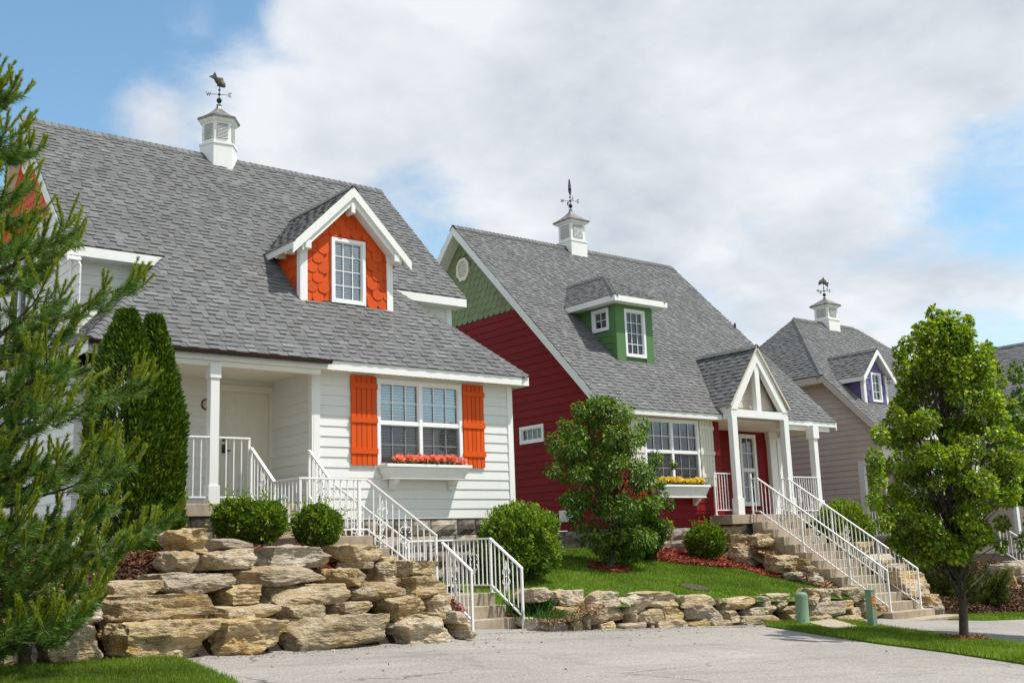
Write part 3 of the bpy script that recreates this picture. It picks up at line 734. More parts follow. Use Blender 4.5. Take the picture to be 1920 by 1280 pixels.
MB().prism(hipL, [(-20.2, 0), (-17.45, 0), (-19.53, hl_), (-20.2, hl_)], -.06, -.008).prism(hipR, [(17.45, 0), (20.2, 0), (20.2, hl_), (19.53, hl_)], -.06, -.008).build('roof_deck', 'cobble_dark', WRoof)
finish_shingles(st, WRoof)
caps(WRoof, (5.72, 23.1, 9.18), (14.45, 23.1, 9.18), ZA, .30)
caps(WRoof, (5.5, 17.45, 3.54), (7.5, 19.53, 5.62), (-.5, -.5, 1)); caps(WRoof, (14.45, 17.45, 3.54), (12.45, 19.53, 5.62), (.5, -.5, 1))
# fascias, gutter
MB().box((9.78, EY-.001, 3.345), (14.46, EY+.03, 3.52)).build('fascia', 'white_paint', WH)
MB().box((14.43, EY+.03, 3.345), (14.46, 20.0, 3.52)).build('fascia', 'white_paint', WH)
MB().box((5.49, EY-.001, 3.345), (9.78, EY+.03, 3.50)).build('fascia', 'white_paint', WH)
MB().box((5.49, EY+.03, 3.33), (5.52, 20.0, 3.52)).build('fascia', 'white_paint', WH)
MB().box((5.53, EY+.03, 3.362), (WG, 20.0, 3.39)).build('soffit', 'cream_paint', WH)
g = MB(); gr = .075; pts = [(-gr*math.cos(q), -gr*math.sin(q)) for q in np.linspace(0, PI, 9)]
prof = pts+[(x*.86, y*.86) for x, y in pts[::-1]]
gfr = Fr((0, EY-.08, 3.50), (0, -1, 0), ZA, (1, 0, 0))
g.prism(gfr, prof, 5.45, 9.77); gut = g.build('gutter', 'brown_metal', WH)
for x in (6.5, 7.6, 8.7, 9.6): MB().bar((x, EY-.165, 3.50), (x, EY-.003, 3.47), .03, .012).build('gutter_hanger', 'brown_metal', gut)
MB().prism(gfr, pts, 9.755, 9.772).build('gutter_end', 'brown_metal', gut)
for (x0, x1) in ((5.72, 7.6), (12.35, 14.45)):
    MB().box((x0, 19.529, 5.42), (x1, 19.56, 5.60)).build('fascia', 'white_paint', WH)
    MB().box((x0+.02, 19.56, 5.425), (x1-.01, 19.95, 5.45)).build('soffit', 'white_paint', WH)
# upper walls
Uf = FY(19.9)
siding(WH, Uf, [(WG+.12, 3.3), (WR_-.1, 3.3), (WR_-.1, 5.43), (WG+.12, 5.43)], .1885, 'white_siding')
MB().fb(Uf, WR_-.12, WR_+.03, 3.3, 5.44, -.05, .035).build('corner_board', 'white_paint', WH)
MB().fb(Uf, WG-.03, WG+.12, 3.3, 5.44, -.05, .035).build('corner_board', 'white_paint', WH)
MB().box((WR_-.02, 19.93, 0.4), (WR_+.0, 26.3, 5.4)).build('side_wall', 'white_siding', WH)
# left gable end
Gf = FX(WG)
zr = lambda Y: (EZ-EY)+Y if Y < 23.1 else 9.19-(Y-23.1)
SC0 = 6.60
gw = [(19.42, -.2), (26.3, -.2), (26.3, 5.2), (24.9, SC0), (21.1, SC0), (19.42, 4.95)]
gw = [(19.42, -.2), (26.3, -.2), (26.3, 5.75), (26.3-.85, SC0), (20.75, SC0), (19.9, 5.75), (19.42, 5.3)]
siding(WH, Gf, [(19.42, -.2), (26.3, -.2), (26.3, 5.70), (25.4, SC0), (20.8, SC0), (19.42, 5.22)], .1885, 'white_siding', [(22.6, 4.2, 23.9, 6.35), (22.4, 2.6, 24.0, 4.0)], .3)
MB().fb(Gf, 20.6, 25.6, SC0-.06, SC0+.06, -.02, .04).build('gable_band', 'white_paint', WH)
gab = MB().prism(Gf, [(20.6, SC0), (25.6, SC0), (23.1, 9.05)], -.10, -.02).build('gable_end', 'mortar', WH)
scales(gab, Gf, [(20.65, SC0+.06), (25.55, SC0+.06), (23.1, 8.98)], .26, .19, 'orange_scale', [(22.82, 8.0, 23.38, 8.6)])
window(WH, 'window', Gf, 22.6, 4.9, 23.9, 6.35, units=2, grid=(2, 2))
window(WH, 'window', Gf, 22.4, 2.6, 24.0, 4.0, units=2, grid=(2, 2))
MB().prism(Fr((0, 22.3, 0), (1, 0, 0), ZA, (0, 1, 0)), [(WG-.5, 4.02), (WG, 4.02), (WG, 4.4)], 0, 1.8).build('window_hood', 'brown_metal', WH)
def octvent(parent, fr, a, b, r_):
    o8 = [(a+r_*math.cos(R(22.5+45*i)), b+r_*1.12*math.sin(R(22.5+45*i))) for i in range(8)]; i8 = [(a+(x-a)*.72, b+(y-b)*.72) for x, y in o8]
    m = MB()
    for i in range(8):
        j = (i+1) % 8; m.prism(fr, [o8[i], o8[j], i8[j], i8[i]], .02, .075)
    v = m.build('gable_vent', 'cream_paint', parent)
    MB().prism(fr, i8, .021, .028).build('vent_shade', 'dark_room', v)
    n = 8
    for q in range(n):
        y = b-r_*.74+(q+.5)*r_*1.48/n; w = min(r_*.66, r_*.66*1.414-abs(y-b)*.9) if abs(y-b) > r_*.3 else r_*.66
        MB().hexa([fr.p(a-w, y-.035, .030), fr.p(a+w, y-.035, .030), fr.p(a+w, y-.03, .066), fr.p(a-w, y-.03, .066), fr.p(a-w, y+.02, .030), fr.p(a+w, y+.02, .030), fr.p(a+w, y+.015, .04), fr.p(a-w, y+.015, .04)]).build('vent_slat', 'cream_paint', v)
octvent(WH, Gf, 23.1, 8.28, .27)
def rake(house, X0, X1, y0, z0, yr, zr_, y2, z2, w=.20, mat='white_paint'):
    """barge boards and soffit of a 45 degree gable end; X0 = outer face, X1 = wall"""
    for (ya, za, yb, zb) in ((y0, z0, yr, zr_), (y2, z2, yr, zr_)):
        f = Fr((X0, 0, 0), (0, 1, 0), ZA, (-1, 0, 0))
        MB().prism(f, [(ya, za-.02), (ya, za-w*1.41), (yb, zb-w*1.41), (yb, zb-.02)] if ya > yb else [(ya, za-w*1.41), (yb, zb-w*1.41), (yb, zb-.02), (ya, za-.02)], -.035, .0).build('barge_board', mat, house)
        q = [(ya, za-w*1.3), (yb, zb-w*1.3), (yb, zb-w*1.3+.03), (ya, za-w*1.3+.03)]
        MB().prism(f, q if ya < yb else q[::-1], -(X1-X0)-.03, -.036).build('rake_soffit', mat, house)
rake(WH, 5.71, WG, 19.50, 5.59, 23.1, 9.19, 26.7, 5.59)
# dormer
DX0, DX1, DYF, DZ = 9.95, 12.04, 18.87, 4.96; DXC, DRZ = 11.0, 7.36
Df = FY(DYF)
DW = (10.62, 4.97, 11.40, 6.31); dm = MB()
for q in minus([(DX0, 4.7), (DX1, 4.7), (DX1, 6.08), (DXC, 7.12), (DX0, 6.08)], (DW[0]+.02, DW[1]+.02, DW[2]-.02, DW[3]-.02)): dm.prism(Df, q, -.12, -.01)
dorm = dm.build('dormer', 'orange_paint', WH)
DW = (10.62, 4.97, 11.40, 6.31)
scales(dorm, Df, [(DX0+.12, 4.93), (DX1-.12, 4.93), (DX1-.12, 5.98), (DXC, 7.03), (DX0+.12, 5.98)], .25, .20, 'orange_scale', [DW])
window(WH, 'dormer_window', Df, *DW, hung=False, grid=(3, 4), fw=.07, blinds=True)
Dl = FX(DX0)
MB().prism(Dl, [(DYF, 4.8), (20.05, 6.02), (DYF, 6.02)], -.05, -.01).build('dormer_side', 'orange_paint', dorm)
scales(dorm, Dl, [(DYF+.11, 5.03), (19.95, 6.03), (DYF+.11, 6.03)], .25, .20, 'orange_scale')
MB().prism(FX(DX1-.05), [(DYF, 4.8), (20.05, 6.02), (DYF, 6.02)], -.05, -.01).build('dormer_side', 'orange_paint', dorm)
for x in (DX0, DX1-.12):
    MB().fb(Df, x-.012, x+.13, 4.93, 6.12, -.02, .04).build('corner_board', 'white_paint', dorm)
MB().fb(Dl, DYF-.038, DYF+.10, 4.95, 6.10, -.02, .03).build('corner_board', 'white_paint', dorm)
st = []; DFY = 18.60
dl = Fr((DXC-1.30, 0, DRZ-1.30), (0, -1, 0), (1, 0, 1)); dr = Fr((DXC+1.30, 0, DRZ-1.30), (0, 1, 0), (-1, 0, 1))
yb = lambda z: z+13.91
pl = [(-yb(DRZ-1.30), 0), (-DFY, 0), (-DFY, 1.3/S2), (-yb(DRZ), 1.3/S2)]; pr_ = [(DFY, 0), (yb(DRZ-1.30), 0), (yb(DRZ), 1.3/S2), (DFY, 1.3/S2)]
droof = MB().prism(dl, pl, -.06, -.008).prism(dr, pr_, -.06, -.008).build('dormer_roof', 'white_paint', WH)
shingles(dl, [pl], st, e=.13); shingles(dr, [pr_], st, e=.13); finish_shingles(st, droof, 160)
caps(droof, (DXC, DFY, DRZ), (DXC, 21.2, DRZ), ZA, .26)
for s in (-1, 1):
    f = Fr((DXC, DFY, DRZ), (s, 0, 0), ZA, (0, -1, 0))
    q = [(0, -.22), (1.36, -1.58), (1.36, -1.39), (0, -.03)]
    MB().prism(f, q, -.03, .025).build('barge_board', 'white_paint', dorm)
    q2 = [(0, -.36), (1.12, -1.48), (1.18, -1.36), (0, -.2)]
    MB().prism(f, q2, -.26, -.031).build('dormer_soffit', 'white_paint', dorm)
    MB().box((DXC+s*1.02-.07, DFY+.0, 5.92), (DXC+s*1.02+.07, DYF-.03, 6.09)).build('bracket', 'white_paint', dorm, bevel=.02)
    MB().box((DXC+s*1.26-.02, DFY+.02, 5.93), (DXC+s*1.26+.012, 19.95, 6.06)).build('fascia', 'white_paint', dorm)
    MB().box((min(DXC+s*1.05, DXC+s*1.25), DFY+.05, 6.03), (max(DXC+s*1.05, DXC+s*1.25), 19.98, 6.05)).build('dormer_eave', 'white_paint', dorm)
for y in (19.05, 19.45): MB().box((DXC-1.26, y, 5.90), (DXC-1.06, y+.09, 6.03)).build('rafter_tail', 'white_paint', dorm)
MB().box((DXC-.05, DFY+.01, 6.80), (DXC+.05, DYF-.01, 7.02)).build('bracket', 'white_paint', dorm, bevel=.02)
ct = cupola(WH, (10.06, 23.1), 9.0, 6, .325, .375, .43, .44, .50, .36, R(30-8+30))
weathervane(WH, 10.06, 23.1, ct, 'fish', .74)

# ------------------------------------------------------------------ red house
RH = thing('red_house', (23, 23, -1.0), 'red clapboard house with green gable and dormer and white portico', 'house')
RYF, RX0, RX1 = 19.75, 18.80, 27.45
EYr, EZr = 19.40, 3.40; ZOFF = EZr-EYr; RRY, RRZ = 25.48, 25.48+ZOFF
udr = lambda Y: (Y-EYr)/S2
Rw = FY(RYF); RF0 = .46
RWIN = (20.05, 1.50, 22.11, 3.22)
siding(RH, Rw, [(RX0+.1, RF0), (22.95, RF0), (22.95, 3.24), (RX0+.1, 3.24)], .2, 'red_siding', [RWIN])
MB().fb(Rw, RX0-.03, RX0+.1, RF0-.02, 3.25, -.05, .035).build('corner_board', 'red_siding', RH)
stones(RH, Rw, RX0, 23.0, -.75, RF0-.015, 4, (.4, .75))
window(RH, 'window', Rw, *RWIN, units=2)
shutter(RH, FY(RYF-.022), 22.13, 1.50, 22.66, 3.235, 'ivory_shutter'); shutter(RH, FY(RYF-.022), 19.50, 1.50, 20.03, 3.235, 'ivory_shutter')
Rg = FX(RX0); BZ = 6.55
siding(RH, Rg, [(19.75, RF0), (31.2, RF0), (31.2, 3.5), (28.2, BZ), (22.75, BZ), (19.75, 3.55)], .203, 'red_siding', [(22.12, 2.80, 23.12, 3.27)], .55)
stones(RH, Rg, 19.75, 25.5, -.75, RF0-.015, 4, (.4, .75))
rg = MB().prism(Rg, [(22.6, BZ), (28.36, BZ), (25.48, 9.35)], -.10, -.02).build('gable_end', 'mortar', RH)
scales(rg, Rg, [(22.68, BZ), (28.28, BZ), (25.48, 9.28)], .255, .205, 'green_scale', [(25.2, 8.0, 25.75, 8.6)])
octvent(RH, Rg, 25.48, 8.20, .33)
w = window(RH, 'window', Rg, 22.12, 2.80, 23.12, 3.27, hung=False, grid=(4, 1), fw=.08, blinds=False, label='small window with four panes in the red gable wall')
MB().fb(Rg, 22.2, 23.04, 2.88, 3.19, -.05, -.045).build('curtain', 'blind', w)
fv = MB().fb(Rg, 21.08, 21.62, .68, .97, .02, .05).build('foundation_vent', 'white_paint', RH)
for j in range(5): MB().hexa([Rg.p(21.12, .72+j*.05, .051), Rg.p(21.58, .72+j*.05, .051), Rg.p(21.58, .72+j*.05, .075), Rg.p(21.12, .72+j*.05, .075), Rg.p(21.12, .755+j*.05, .051), Rg.p(21.58, .755+j*.05, .051), Rg.p(21.58, .75+j*.05, .055), Rg.p(21.12, .75+j*.05, .055)]).build('vent_slat', 'white_paint', fv)
RL, RRt = 18.42, 27.78
Rr = roofF(EYr, EZr); pf = [(RL, 0), (RRt, 0), (RRt, udr(RRY)), (RL, udr(RRY))]
bkr = Fr((0, 2*RRY-EYr, EZr), XA, (0, -1, 1), (0, 1, 1))
rroof = MB().prism(Rr, pf, -.10, -.008).prism(bkr, pf, -.10, -.008).build('roof', 'cobble_dark', RH)
st = []; shingles(Rr, [[(RL, -.03), (RRt, -.03), (RRt, udr(RRY)), (RL, udr(RRY))]], st); shingles(bkr, [pf], st, e=.35, wmin=.6, wmax=1.2); finish_shingles(st, rroof)
caps(rroof, (RL, RRY, RRZ), (RRt, RRY, RRZ), ZA, .30)
rake(RH, RL-.01, RX0, 19.36, 3.36, RRY, RRZ, 2*RRY-19.36, 3.36, .20)
MB().prism(FX(RRt), [(19.4, 3.15), (RRY, RRZ-.25), (RRY, RRZ-.01), (19.4, 3.39)], -.03, .0).build('barge_board', 'white_paint', RH)
MB().box((RL, EYr-.001, 3.235), (22.72, EYr+.03, 3.385)).build('fascia', 'white_paint', RH)
MB().box((25.22, EYr-.001, 3.235), (RRt, EYr+.03, 3.385)).build('fascia', 'white_paint', RH)
MB().box((RL+.02, EYr+.03, 3.24), (22.9, RYF, 3.265)).build('soffit', 'cream_paint', RH)
# dormer of the red house: three sides under a hipped roof
gx0, gx1, gy = 20.45, 21.80, 20.91; gb = gy+ZOFF
Qf = FY(gy); QW = (20.74, 5.03, 21.52, 6.35); gd = MB()
for q in minus([(gx0, gb-.2), (gx1, gb-.2), (gx1, 6.45), (gx0, 6.45)], (QW[0]+.02, QW[1]+.02, QW[2]-.02, QW[3]-.02)): gd.prism(Qf, q, -.10, -.002)
gd = gd.build('dormer', 'green_siding', RH)
Ql = FX(gx0); QW = (20.74, 5.03, 21.52, 6.35); SWN = (21.16, 5.78, 21.82, 6.40)
siding(gd, Ql, [(gy+.13, gb+.13), (22.50, 6.50), (gy+.13, 6.50)], .19, 'green_siding', [SWN])
siding(gd, FX(gx1+.0), [(gy+.13, gb+.13), (22.50, 6.50), (gy+.13, 6.50)], .19, 'green_siding')
for (a, b) in ((gx0-.012, QW[0]), (QW[2], gx1+.012)): MB().fb(Qf, a, b, gb-.03, 6.48, .0, .032).build('face_board', 'green_siding', gd)
MB().fb(Qf, QW[0], QW[2], QW[3], 6.48, .0, .03).build('face_board', 'green_siding', gd)
MB().fb(Ql, gy-.03, gy+.15, gb+.0, 6.48, -.01, .034).build('corner_board', 'green_siding', gd)
window(RH, 'dormer_window', Qf, *QW, hung=False, grid=(3, 4), fw=.07, blinds=True); window(RH, 'dormer_window', Ql, *SWN, hung=False, grid=(2, 2), fw=.08, blinds=True)
hx0, hx1, hy, hz = 20.12, 22.12, 20.58, 6.62; pk = (21.12, 22.0, 7.55)
zb_ = lambda z: z-ZOFF
hp = [Vector((hx0, hy, hz)), Vector((hx1, hy, hz)), Vector(pk)]
# roof faces as planes
def face_fr(a, b, c): a, b, c = Vector(a), Vector(b), Vector(c); u = (b-a).normalized(); n = u.cross(c-a).normalized(); return Fr(a, u, n.cross(u), n)
def to2(fr, p): q = Vector(p)-fr.O; return (q.dot(fr.u), q.dot(fr.v))
st = []; hroof = MB()
pkb = (21.12, zb_(7.55), 7.55)
faces = [[(hx0, hy, hz), (hx1, hy, hz), pk], [(hx0, zb_(hz), hz), (hx0, hy, hz), pk, pkb], [(hx1, hy, hz), (hx1, zb_(hz), hz), pkb, pk]]
for fc in faces:
    f = face_fr(fc[0], fc[1], fc[2]); p2 = [to2(f, p) for p in fc]; hroof.prism(f, p2, -.05, -.008); shingles(f, [p2], st, e=.13)
hroof = hroof.build('dormer_roof', 'white_paint', RH); finish_shingles(st, hroof, 120)
caps(hroof, (hx0, hy, hz), pk, (-.5, -.5, 1), .22); caps(hroof, (hx1, hy, hz), pk, (.5, -.5, 1), .22); caps(hroof, pk, pkb, ZA, .24)
MB().box((hx0-.005, hy-.02, hz-.17), (hx1+.005, hy+.012, hz-.02)).build('fascia', 'white_paint', gd)
MB().box((hx0-.012, hy+.012, hz-.17), (hx0+.02, 22.75, hz-.02)).build('fascia', 'white_paint', gd)
MB().box((hx1-.02, hy+.012, hz-.17), (hx1+.012, 22.75, hz-.02)).build('fascia', 'white_paint', gd)
MB().box((hx0+.021, hy+.013, hz-.16), (hx1-.021, 22.6, hz-.135)).build('dormer_soffit', 'white_paint', gd)
# portico
PC, PH, PY, PTZ = 23.96, 1.18, 19.10, 5.30
pl_ = Fr((PC-PH-.10, 0, PTZ-1.70), (0, -1, 0), (PH+.10, 0, 1.70)); pr2 = Fr((PC+PH+.10, 0, PTZ-1.70), (0, 1, 0), (-(PH+.10), 0, 1.70)); ln = math.hypot(PH+.10, 1.70)
yy = lambda z: max(PY+.3, z-ZOFF)
ql = [(-yy(PTZ-1.70), 0), (-PY+.06, 0), (-PY+.06, ln), (-yy(PTZ), ln)]; qr = [(PY-.06, 0), (yy(PTZ-1.70), 0), (yy(PTZ), ln), (PY-.06, ln)]
pro = MB().prism(pl_, ql, -.06, -.008).prism(pr2, qr, -.06, -.008).build('portico_roof', 'tan_siding', RH)
st = []; shingles(pl_, [ql], st, e=.145); shingles(pr2, [qr], st, e=.145); finish_shingles(st, pro, 200)
caps(pro, (PC, PY-.06, PTZ), (PC, 21.2, PTZ), ZA, .26)
por = MB().box((PC-PH-.02, PY+.005, 3.30), (PC+PH+.02, PY+.165, 3.50)).build('portico', 'white_paint', RH)
for s in (-1, 1):
    f = Fr((PC, PY, PTZ), (s, 0, 0), ZA, (0, -1, 0))
    MB().prism(f, [(0, -.46), (PH-.22, -1.80), (PH+.02, -1.80), (0, -.04)], -.14, .012).build('rake_board', 'white_paint', por)
    x = PC+s*(PH-.09)
    MB().box((x-.10, PY+.0, .72), (x+.10, PY+.16, 3.30)).box((x-.125, PY-.025, .72), (x+.125, PY+.185, 1.15)).build('post', 'white_paint', por, bevel=.006)
    MB().prism(FX(PC+s*(PH+.02)), [(PY+.166, 3.24), (19.395, 3.24), (19.395, 3.42), (19.60, 3.62), (PY+.166, 3.62)], -.015, .015).build('cheek', 'white_paint', por)
MB().box((PC-.09, PY+.02, 3.50), (PC+.09, PY+.15, 4.92)).build('king_post', 'white_paint', por)
siding(por, FY(19.42), [(PC-PH+.05, 3.40), (PC+PH-.05, 3.40), (PC, 5.1)], .2, 'tan_siding')
# porch of the red house
RR = 21.30; Pf = FY(RR)
siding(RH, Pf, [(22.95, .72), (27.25, .72), (27.25, 3.25), (22.95, 3.25)], .2, 'red_siding', [(25.60, 1.0, 26.34, 3.16)])
window(RH, 'window', Pf, 25.60, 1.05, 26.34, 3.16, units=1, grid=(2, 2), fw=.09, label='narrow window beside the red porch')
MB().box((26.85, RR-.16, .72), (27.15, RR-.02, 3.25)).box((26.82, RR-.18, 3.0), (27.18, RR-.01, 3.24)).build('pilaster', 'white_paint', RH)
MB().box((27.27, RR-.10, .72), (27.45, RR+.1, 3.25)).build('corner_board', 'white_paint', RH)
MB().box((22.93, RYF+.03, .5), (22.97, RR, 3.24)).build('return_wall', 'red_siding', RH)
MB().box((22.4, EYr+.03, 3.245), (RRt-.02, RR, 3.27)).build('porch_ceiling', 'cream_paint', RH)
MB().box((25.2, EYr+.05, 3.10), (27.5, EYr+.18, 3.24)).box((27.35, EYr+.18, 3.10), (27.48, RR, 3.24)).build('porch_beam', 'cream_paint', RH)
MB().box((26.42, EYr-.16, .72), (26.60, EYr+.02, 3.23)).box((26.38, EYr-.20, 2.85), (26.64, EYr+.06, 3.235)).box((26.38, EYr-.20, .72), (26.64, EYr+.06, 1.1)).build('porch_post', 'white_paint', RH, bevel=.006)
MB().box((22.35, PY-.12, .48), (27.5, RR+.05, .72)).build('porch_floor', 'concrete', RH, bevel=.01)
MB().box((22.6, PY+.1, -1.6), (27.3, RR, .48)).build('porch_base', 'mortar', RH)
MB().box((RX1-.02, RR, .3), (RX1, 31.2, 3.4)).build('side_wall', 'red_siding', RH)
vp = onP(1384, 616, np.array([0, EYr, EZr]), np.array([0, -1, 1.])); MB().tube([(vp[0]-.15, vp[1], vp[2]-.1), (vp[0]-.15, vp[1], vp[2]+.16)], .035, 10).build('vent_pipe', 'brown_metal', RH)
ct = cupola(RH, (23.15, RRY), 9.22, 4, .30, .335, .42, .46, .55, .38, R(45))
weathervane(RH, 23.15, RRY, ct, 'sail', .82)

# ------------------------------------------------------------------ tan house
TH = thing('tan_house', (36, 24, -2), 'tan clapboard house with hipped grey roof and purple dormer', 'house')
TX, TYE, TZE, TRY = 32.0, 22.47, 5.52, 25.21; TOFF = TZE-TYE; TYL = 20.35
Tf = FX(TX)
TOP = (20.45, -.02, 21.62, 2.52)
siding(TH, Tf, [(TYL+.3, -.45), (28.0, -.45), (28.0, 5.35), (22.47, 5.35), (TYL+.3, 3.42)], .193, 'tan_siding', [TOP])
MB().fb(Tf, 21.40, 21.62, -.02, 2.52, -.10, .04).fb(Tf, 20.30, 21.40, 2.36, 2.52, -.10, .045).build('opening_frame', 'white_paint', TH)
siding(TH, Fr((TX+1.1, 0, 0), (0, 1, 0), ZA, (-1, 0, 0)), [(20.3, -.02), (22.2, -.02), (22.2, 2.6), (20.3, 2.6)], .193, 'tan_siding')
MB().box((TX-.12, 20.3, -.14), (TX+1.2, 22.3, -.02)).build('porch_floor', 'concrete', TH)
MB().box((TX-.04, 20.3, -1.4), (TX+.1, 26, -.145 if False else -.46)).build('foundation', 'mortar', TH)
TL, TRt = 31.6, 40.65
tr_ = roofF(TYE, TZE); utd = lambda Y: (Y-TYE)/S2; rl = 34.03; rr = 37.9
lowp = [(TL, utd(TYL)), (TRt-.4, utd(TYL)), (TRt-.4, 0), (TL, 0)]; upp = [(TL, 0), (TRt, 0), (rr, utd(TRY)), (rl, utd(TRY))]
hz_ = TRY-TYE; yback = 2*TRY-TYE
lf = face_fr((TL-.0, yback, TZE), (TL, TYE, TZE), (rl, TRY, TZE+hz_)); lp = [to2(lf, p) for p in ((TL, yback, TZE), (TL, TYE, TZE), (rl, TRY, TZE+hz_))]
rf = face_fr((TRt, TYE, TZE), (TRt, yback, TZE), (rr, TRY, TZE+hz_)); rp = [to2(rf, p) for p in ((TRt, TYE, TZE), (TRt, yback, TZE), (rr, TRY, TZE+hz_))]
bf = Fr((0, yback, TZE), XA, (0, -1, 1), (0, 1, 1)); bp = [(TL, 0), (TRt, 0), (rr, hz_/S2), (rl, hz_/S2)]
troof = MB().prism(tr_, lowp, -.1, -.008).prism(tr_, upp, -.1, -.008).prism(lf, lp, -.06, -.008).prism(rf, rp, -.06, -.008).prism(bf, bp, -.06, -.008).build('roof', 'cobble_dark', TH)
st = []; shingles(tr_, [lowp, upp], st); shingles(lf, [lp], st); shingles(rf, [rp], st, e=.3, wmin=.5, wmax=1); shingles(bf, [bp], st, e=.3, wmin=.5, wmax=1); finish_shingles(st, troof)
caps(troof, (rl, TRY, TZE+hz_), (rr, TRY, TZE+hz_), ZA, .30)
caps(troof, (TL, TYE, TZE), (rl, TRY, TZE+hz_), (-.5, -.5, 1), .34); caps(troof, (TRt, TYE, TZE), (rr, TRY, TZE+hz_), (.5, -.5, 1), .34)
MB().box((TL-.012, TYE-.03, TZE-.26), (TL+.02, yback, TZE-.03)).build('fascia', 'tan_siding', TH)
MB().box((TL+.021, TYE+.0, TZE-.25), (TX+.02, yback, TZE-.22)).build('soffit', 'cream_paint', TH)
MB().prism(FX(TL), [(TYL-.03, TZE+(TYL-TYE)-.30), (TYE-.031, TZE-.30), (TYE-.031, TZE-.05), (TYL-.03, TZE+(TYL-TYE)-.03)], -.03, .006).build('barge_board', 'tan_siding', TH)
MB().prism(FX(TL), [(TYL, TZE+(TYL-TYE)-.28), (TYE, TZE-.28), (TYE, TZE-.25), (TYL, TZE+(TYL-TYE)-.25)], -.42, -.031).build('rake_soffit', 'tan_siding', TH)
MB().box((TL, TYL-.02, TZE+(TYL-TYE)-.2), (TRt-.4, TYL+.012, TZE+(TYL-TYE)-.02)).build('fascia', 'white_paint', TH)
siding(TH, FY(TYL+.35), [(TX, -.45), (35.6, -.45), (35.6, 3.2), (TX, 3.2)], .193, 'tan_siding', [(TX+.15, 0, TX+1.1, 2.5), (33.2, .8, 35.0, 2.6)])
MB().box((35.6, TYL+1.9, -.4), (40.2, TYL+1.95, 3.3)).build('porch_wall', 'tan_siding', TH)
MB().box((40.18, TYL+.35, -.4), (40.22, 28, 5.3)).build('side_wall', 'tan_siding', TH)
window(TH, 'window', FY(TYL+.35), 33.2, .8, 35.0, 2.6, units=2)
# purple dormer
tx0, tx1, ty = 32.48, 33.85, 21.46; tzb = ty+TOFF; txc, tzr = 33.16, 6.36
Vf = FY(ty); VW = (32.92, 4.55, 33.50, 5.56); pd = MB()
for q in minus([(tx0, tzb-.2), (tx1, tzb-.2), (tx1, 5.45), (txc, 6.12), (tx0, 5.45)], (VW[0]+.02, VW[1]+.02, VW[2]-.02, VW[3]-.02)): pd.prism(Vf, q, -.08, -.01)
pd = pd.build('dormer', 'purple_scale', TH)
VW = (32.92, 4.55, 33.50, 5.56)
scales(pd, Vf, [(tx0+.1, tzb), (tx1-.1, tzb), (tx1-.1, 5.38), (txc, 6.05), (tx0+.1, 5.38)], .21, .2, 'purple_scale', [VW])
window(TH, 'dormer_window', Vf, *VW, hung=False, grid=(2, 3), fw=.06, blinds=True)
MB().prism(FX(tx0), [(ty, tzb), (ty+.95, 5.45), (ty, 5.45)], -.05, -.01).build('dormer_side', 'purple_scale', pd)
scales(pd, FX(tx0), [(ty+.1, tzb+.1), (ty+.93, 5.42), (ty+.1, 5.42)], .21, .2, 'purple_scale')
MB().prism(FX(tx1), [(ty, tzb), (ty+.95, 5.45), (ty, 5.45)], .0, .05).build('dormer_side', 'purple_scale', pd)
for x in (tx0, tx1-.1): MB().fb(Vf, x-.01, x+.11, tzb-.02, 5.5, -.02, .035).build('corner_board', 'white_paint', pd)
MB().fb(FX(tx0), ty-.034, ty+.09, tzb+.0, 5.48, -.02, .03).build('corner_board', 'white_paint', pd)
dwid = .92; ddz = tzr-5.38; dfy = ty-.22
l3 = Fr((txc-dwid, 0, 5.38), (0, -1, 0), (dwid, 0, ddz)); r3 = Fr((txc+dwid, 0, 5.38), (0, 1, 0), (-dwid, 0, ddz)); dln = math.hypot(dwid, ddz); ybt = lambda z: z-TOFF
p3 = [(-ybt(5.38), 0), (-dfy, 0), (-dfy, dln), (-ybt(tzr), dln)]; p4 = [(dfy, 0), (ybt(5.38), 0), (ybt(tzr), dln), (dfy, dln)]
dr3 = MB().prism(l3, p3, -.05, -.008).prism(r3, p4, -.05, -.008).build('dormer_roof', 'white_paint', TH)
st = []; shingles(l3, [p3], st, e=.14); shingles(r3, [p4], st, e=.14); finish_shingles(st, dr3, 60); caps(dr3, (txc, dfy, tzr), (txc, ybt(tzr)-.05, tzr), ZA, .22)
for s in (-1, 1):
    f = Fr((txc, dfy, tzr), (s, 0, 0), ZA, (0, -1, 0))
    MB().prism(f, [(0, -.19), (dwid+.03, -ddz-.23), (dwid+.03, -ddz-.04), (0, -.02)], -.03, .02).build('barge_board', 'white_paint', pd)
    MB().box((txc+s*(dwid-.02)-.015, dfy+.02, 5.22), (txc+s*(dwid-.02)+.015, ybt(5.35), 5.36)).build('fascia', 'white_paint', pd)
    x0_, x1_ = sorted((txc+s*.66, txc+s*(dwid-.04))); MB().box((x0_, dfy+.03, 5.30), (x1_, ybt(5.3), 5.325)).build('dormer_soffit', 'white_paint', pd)
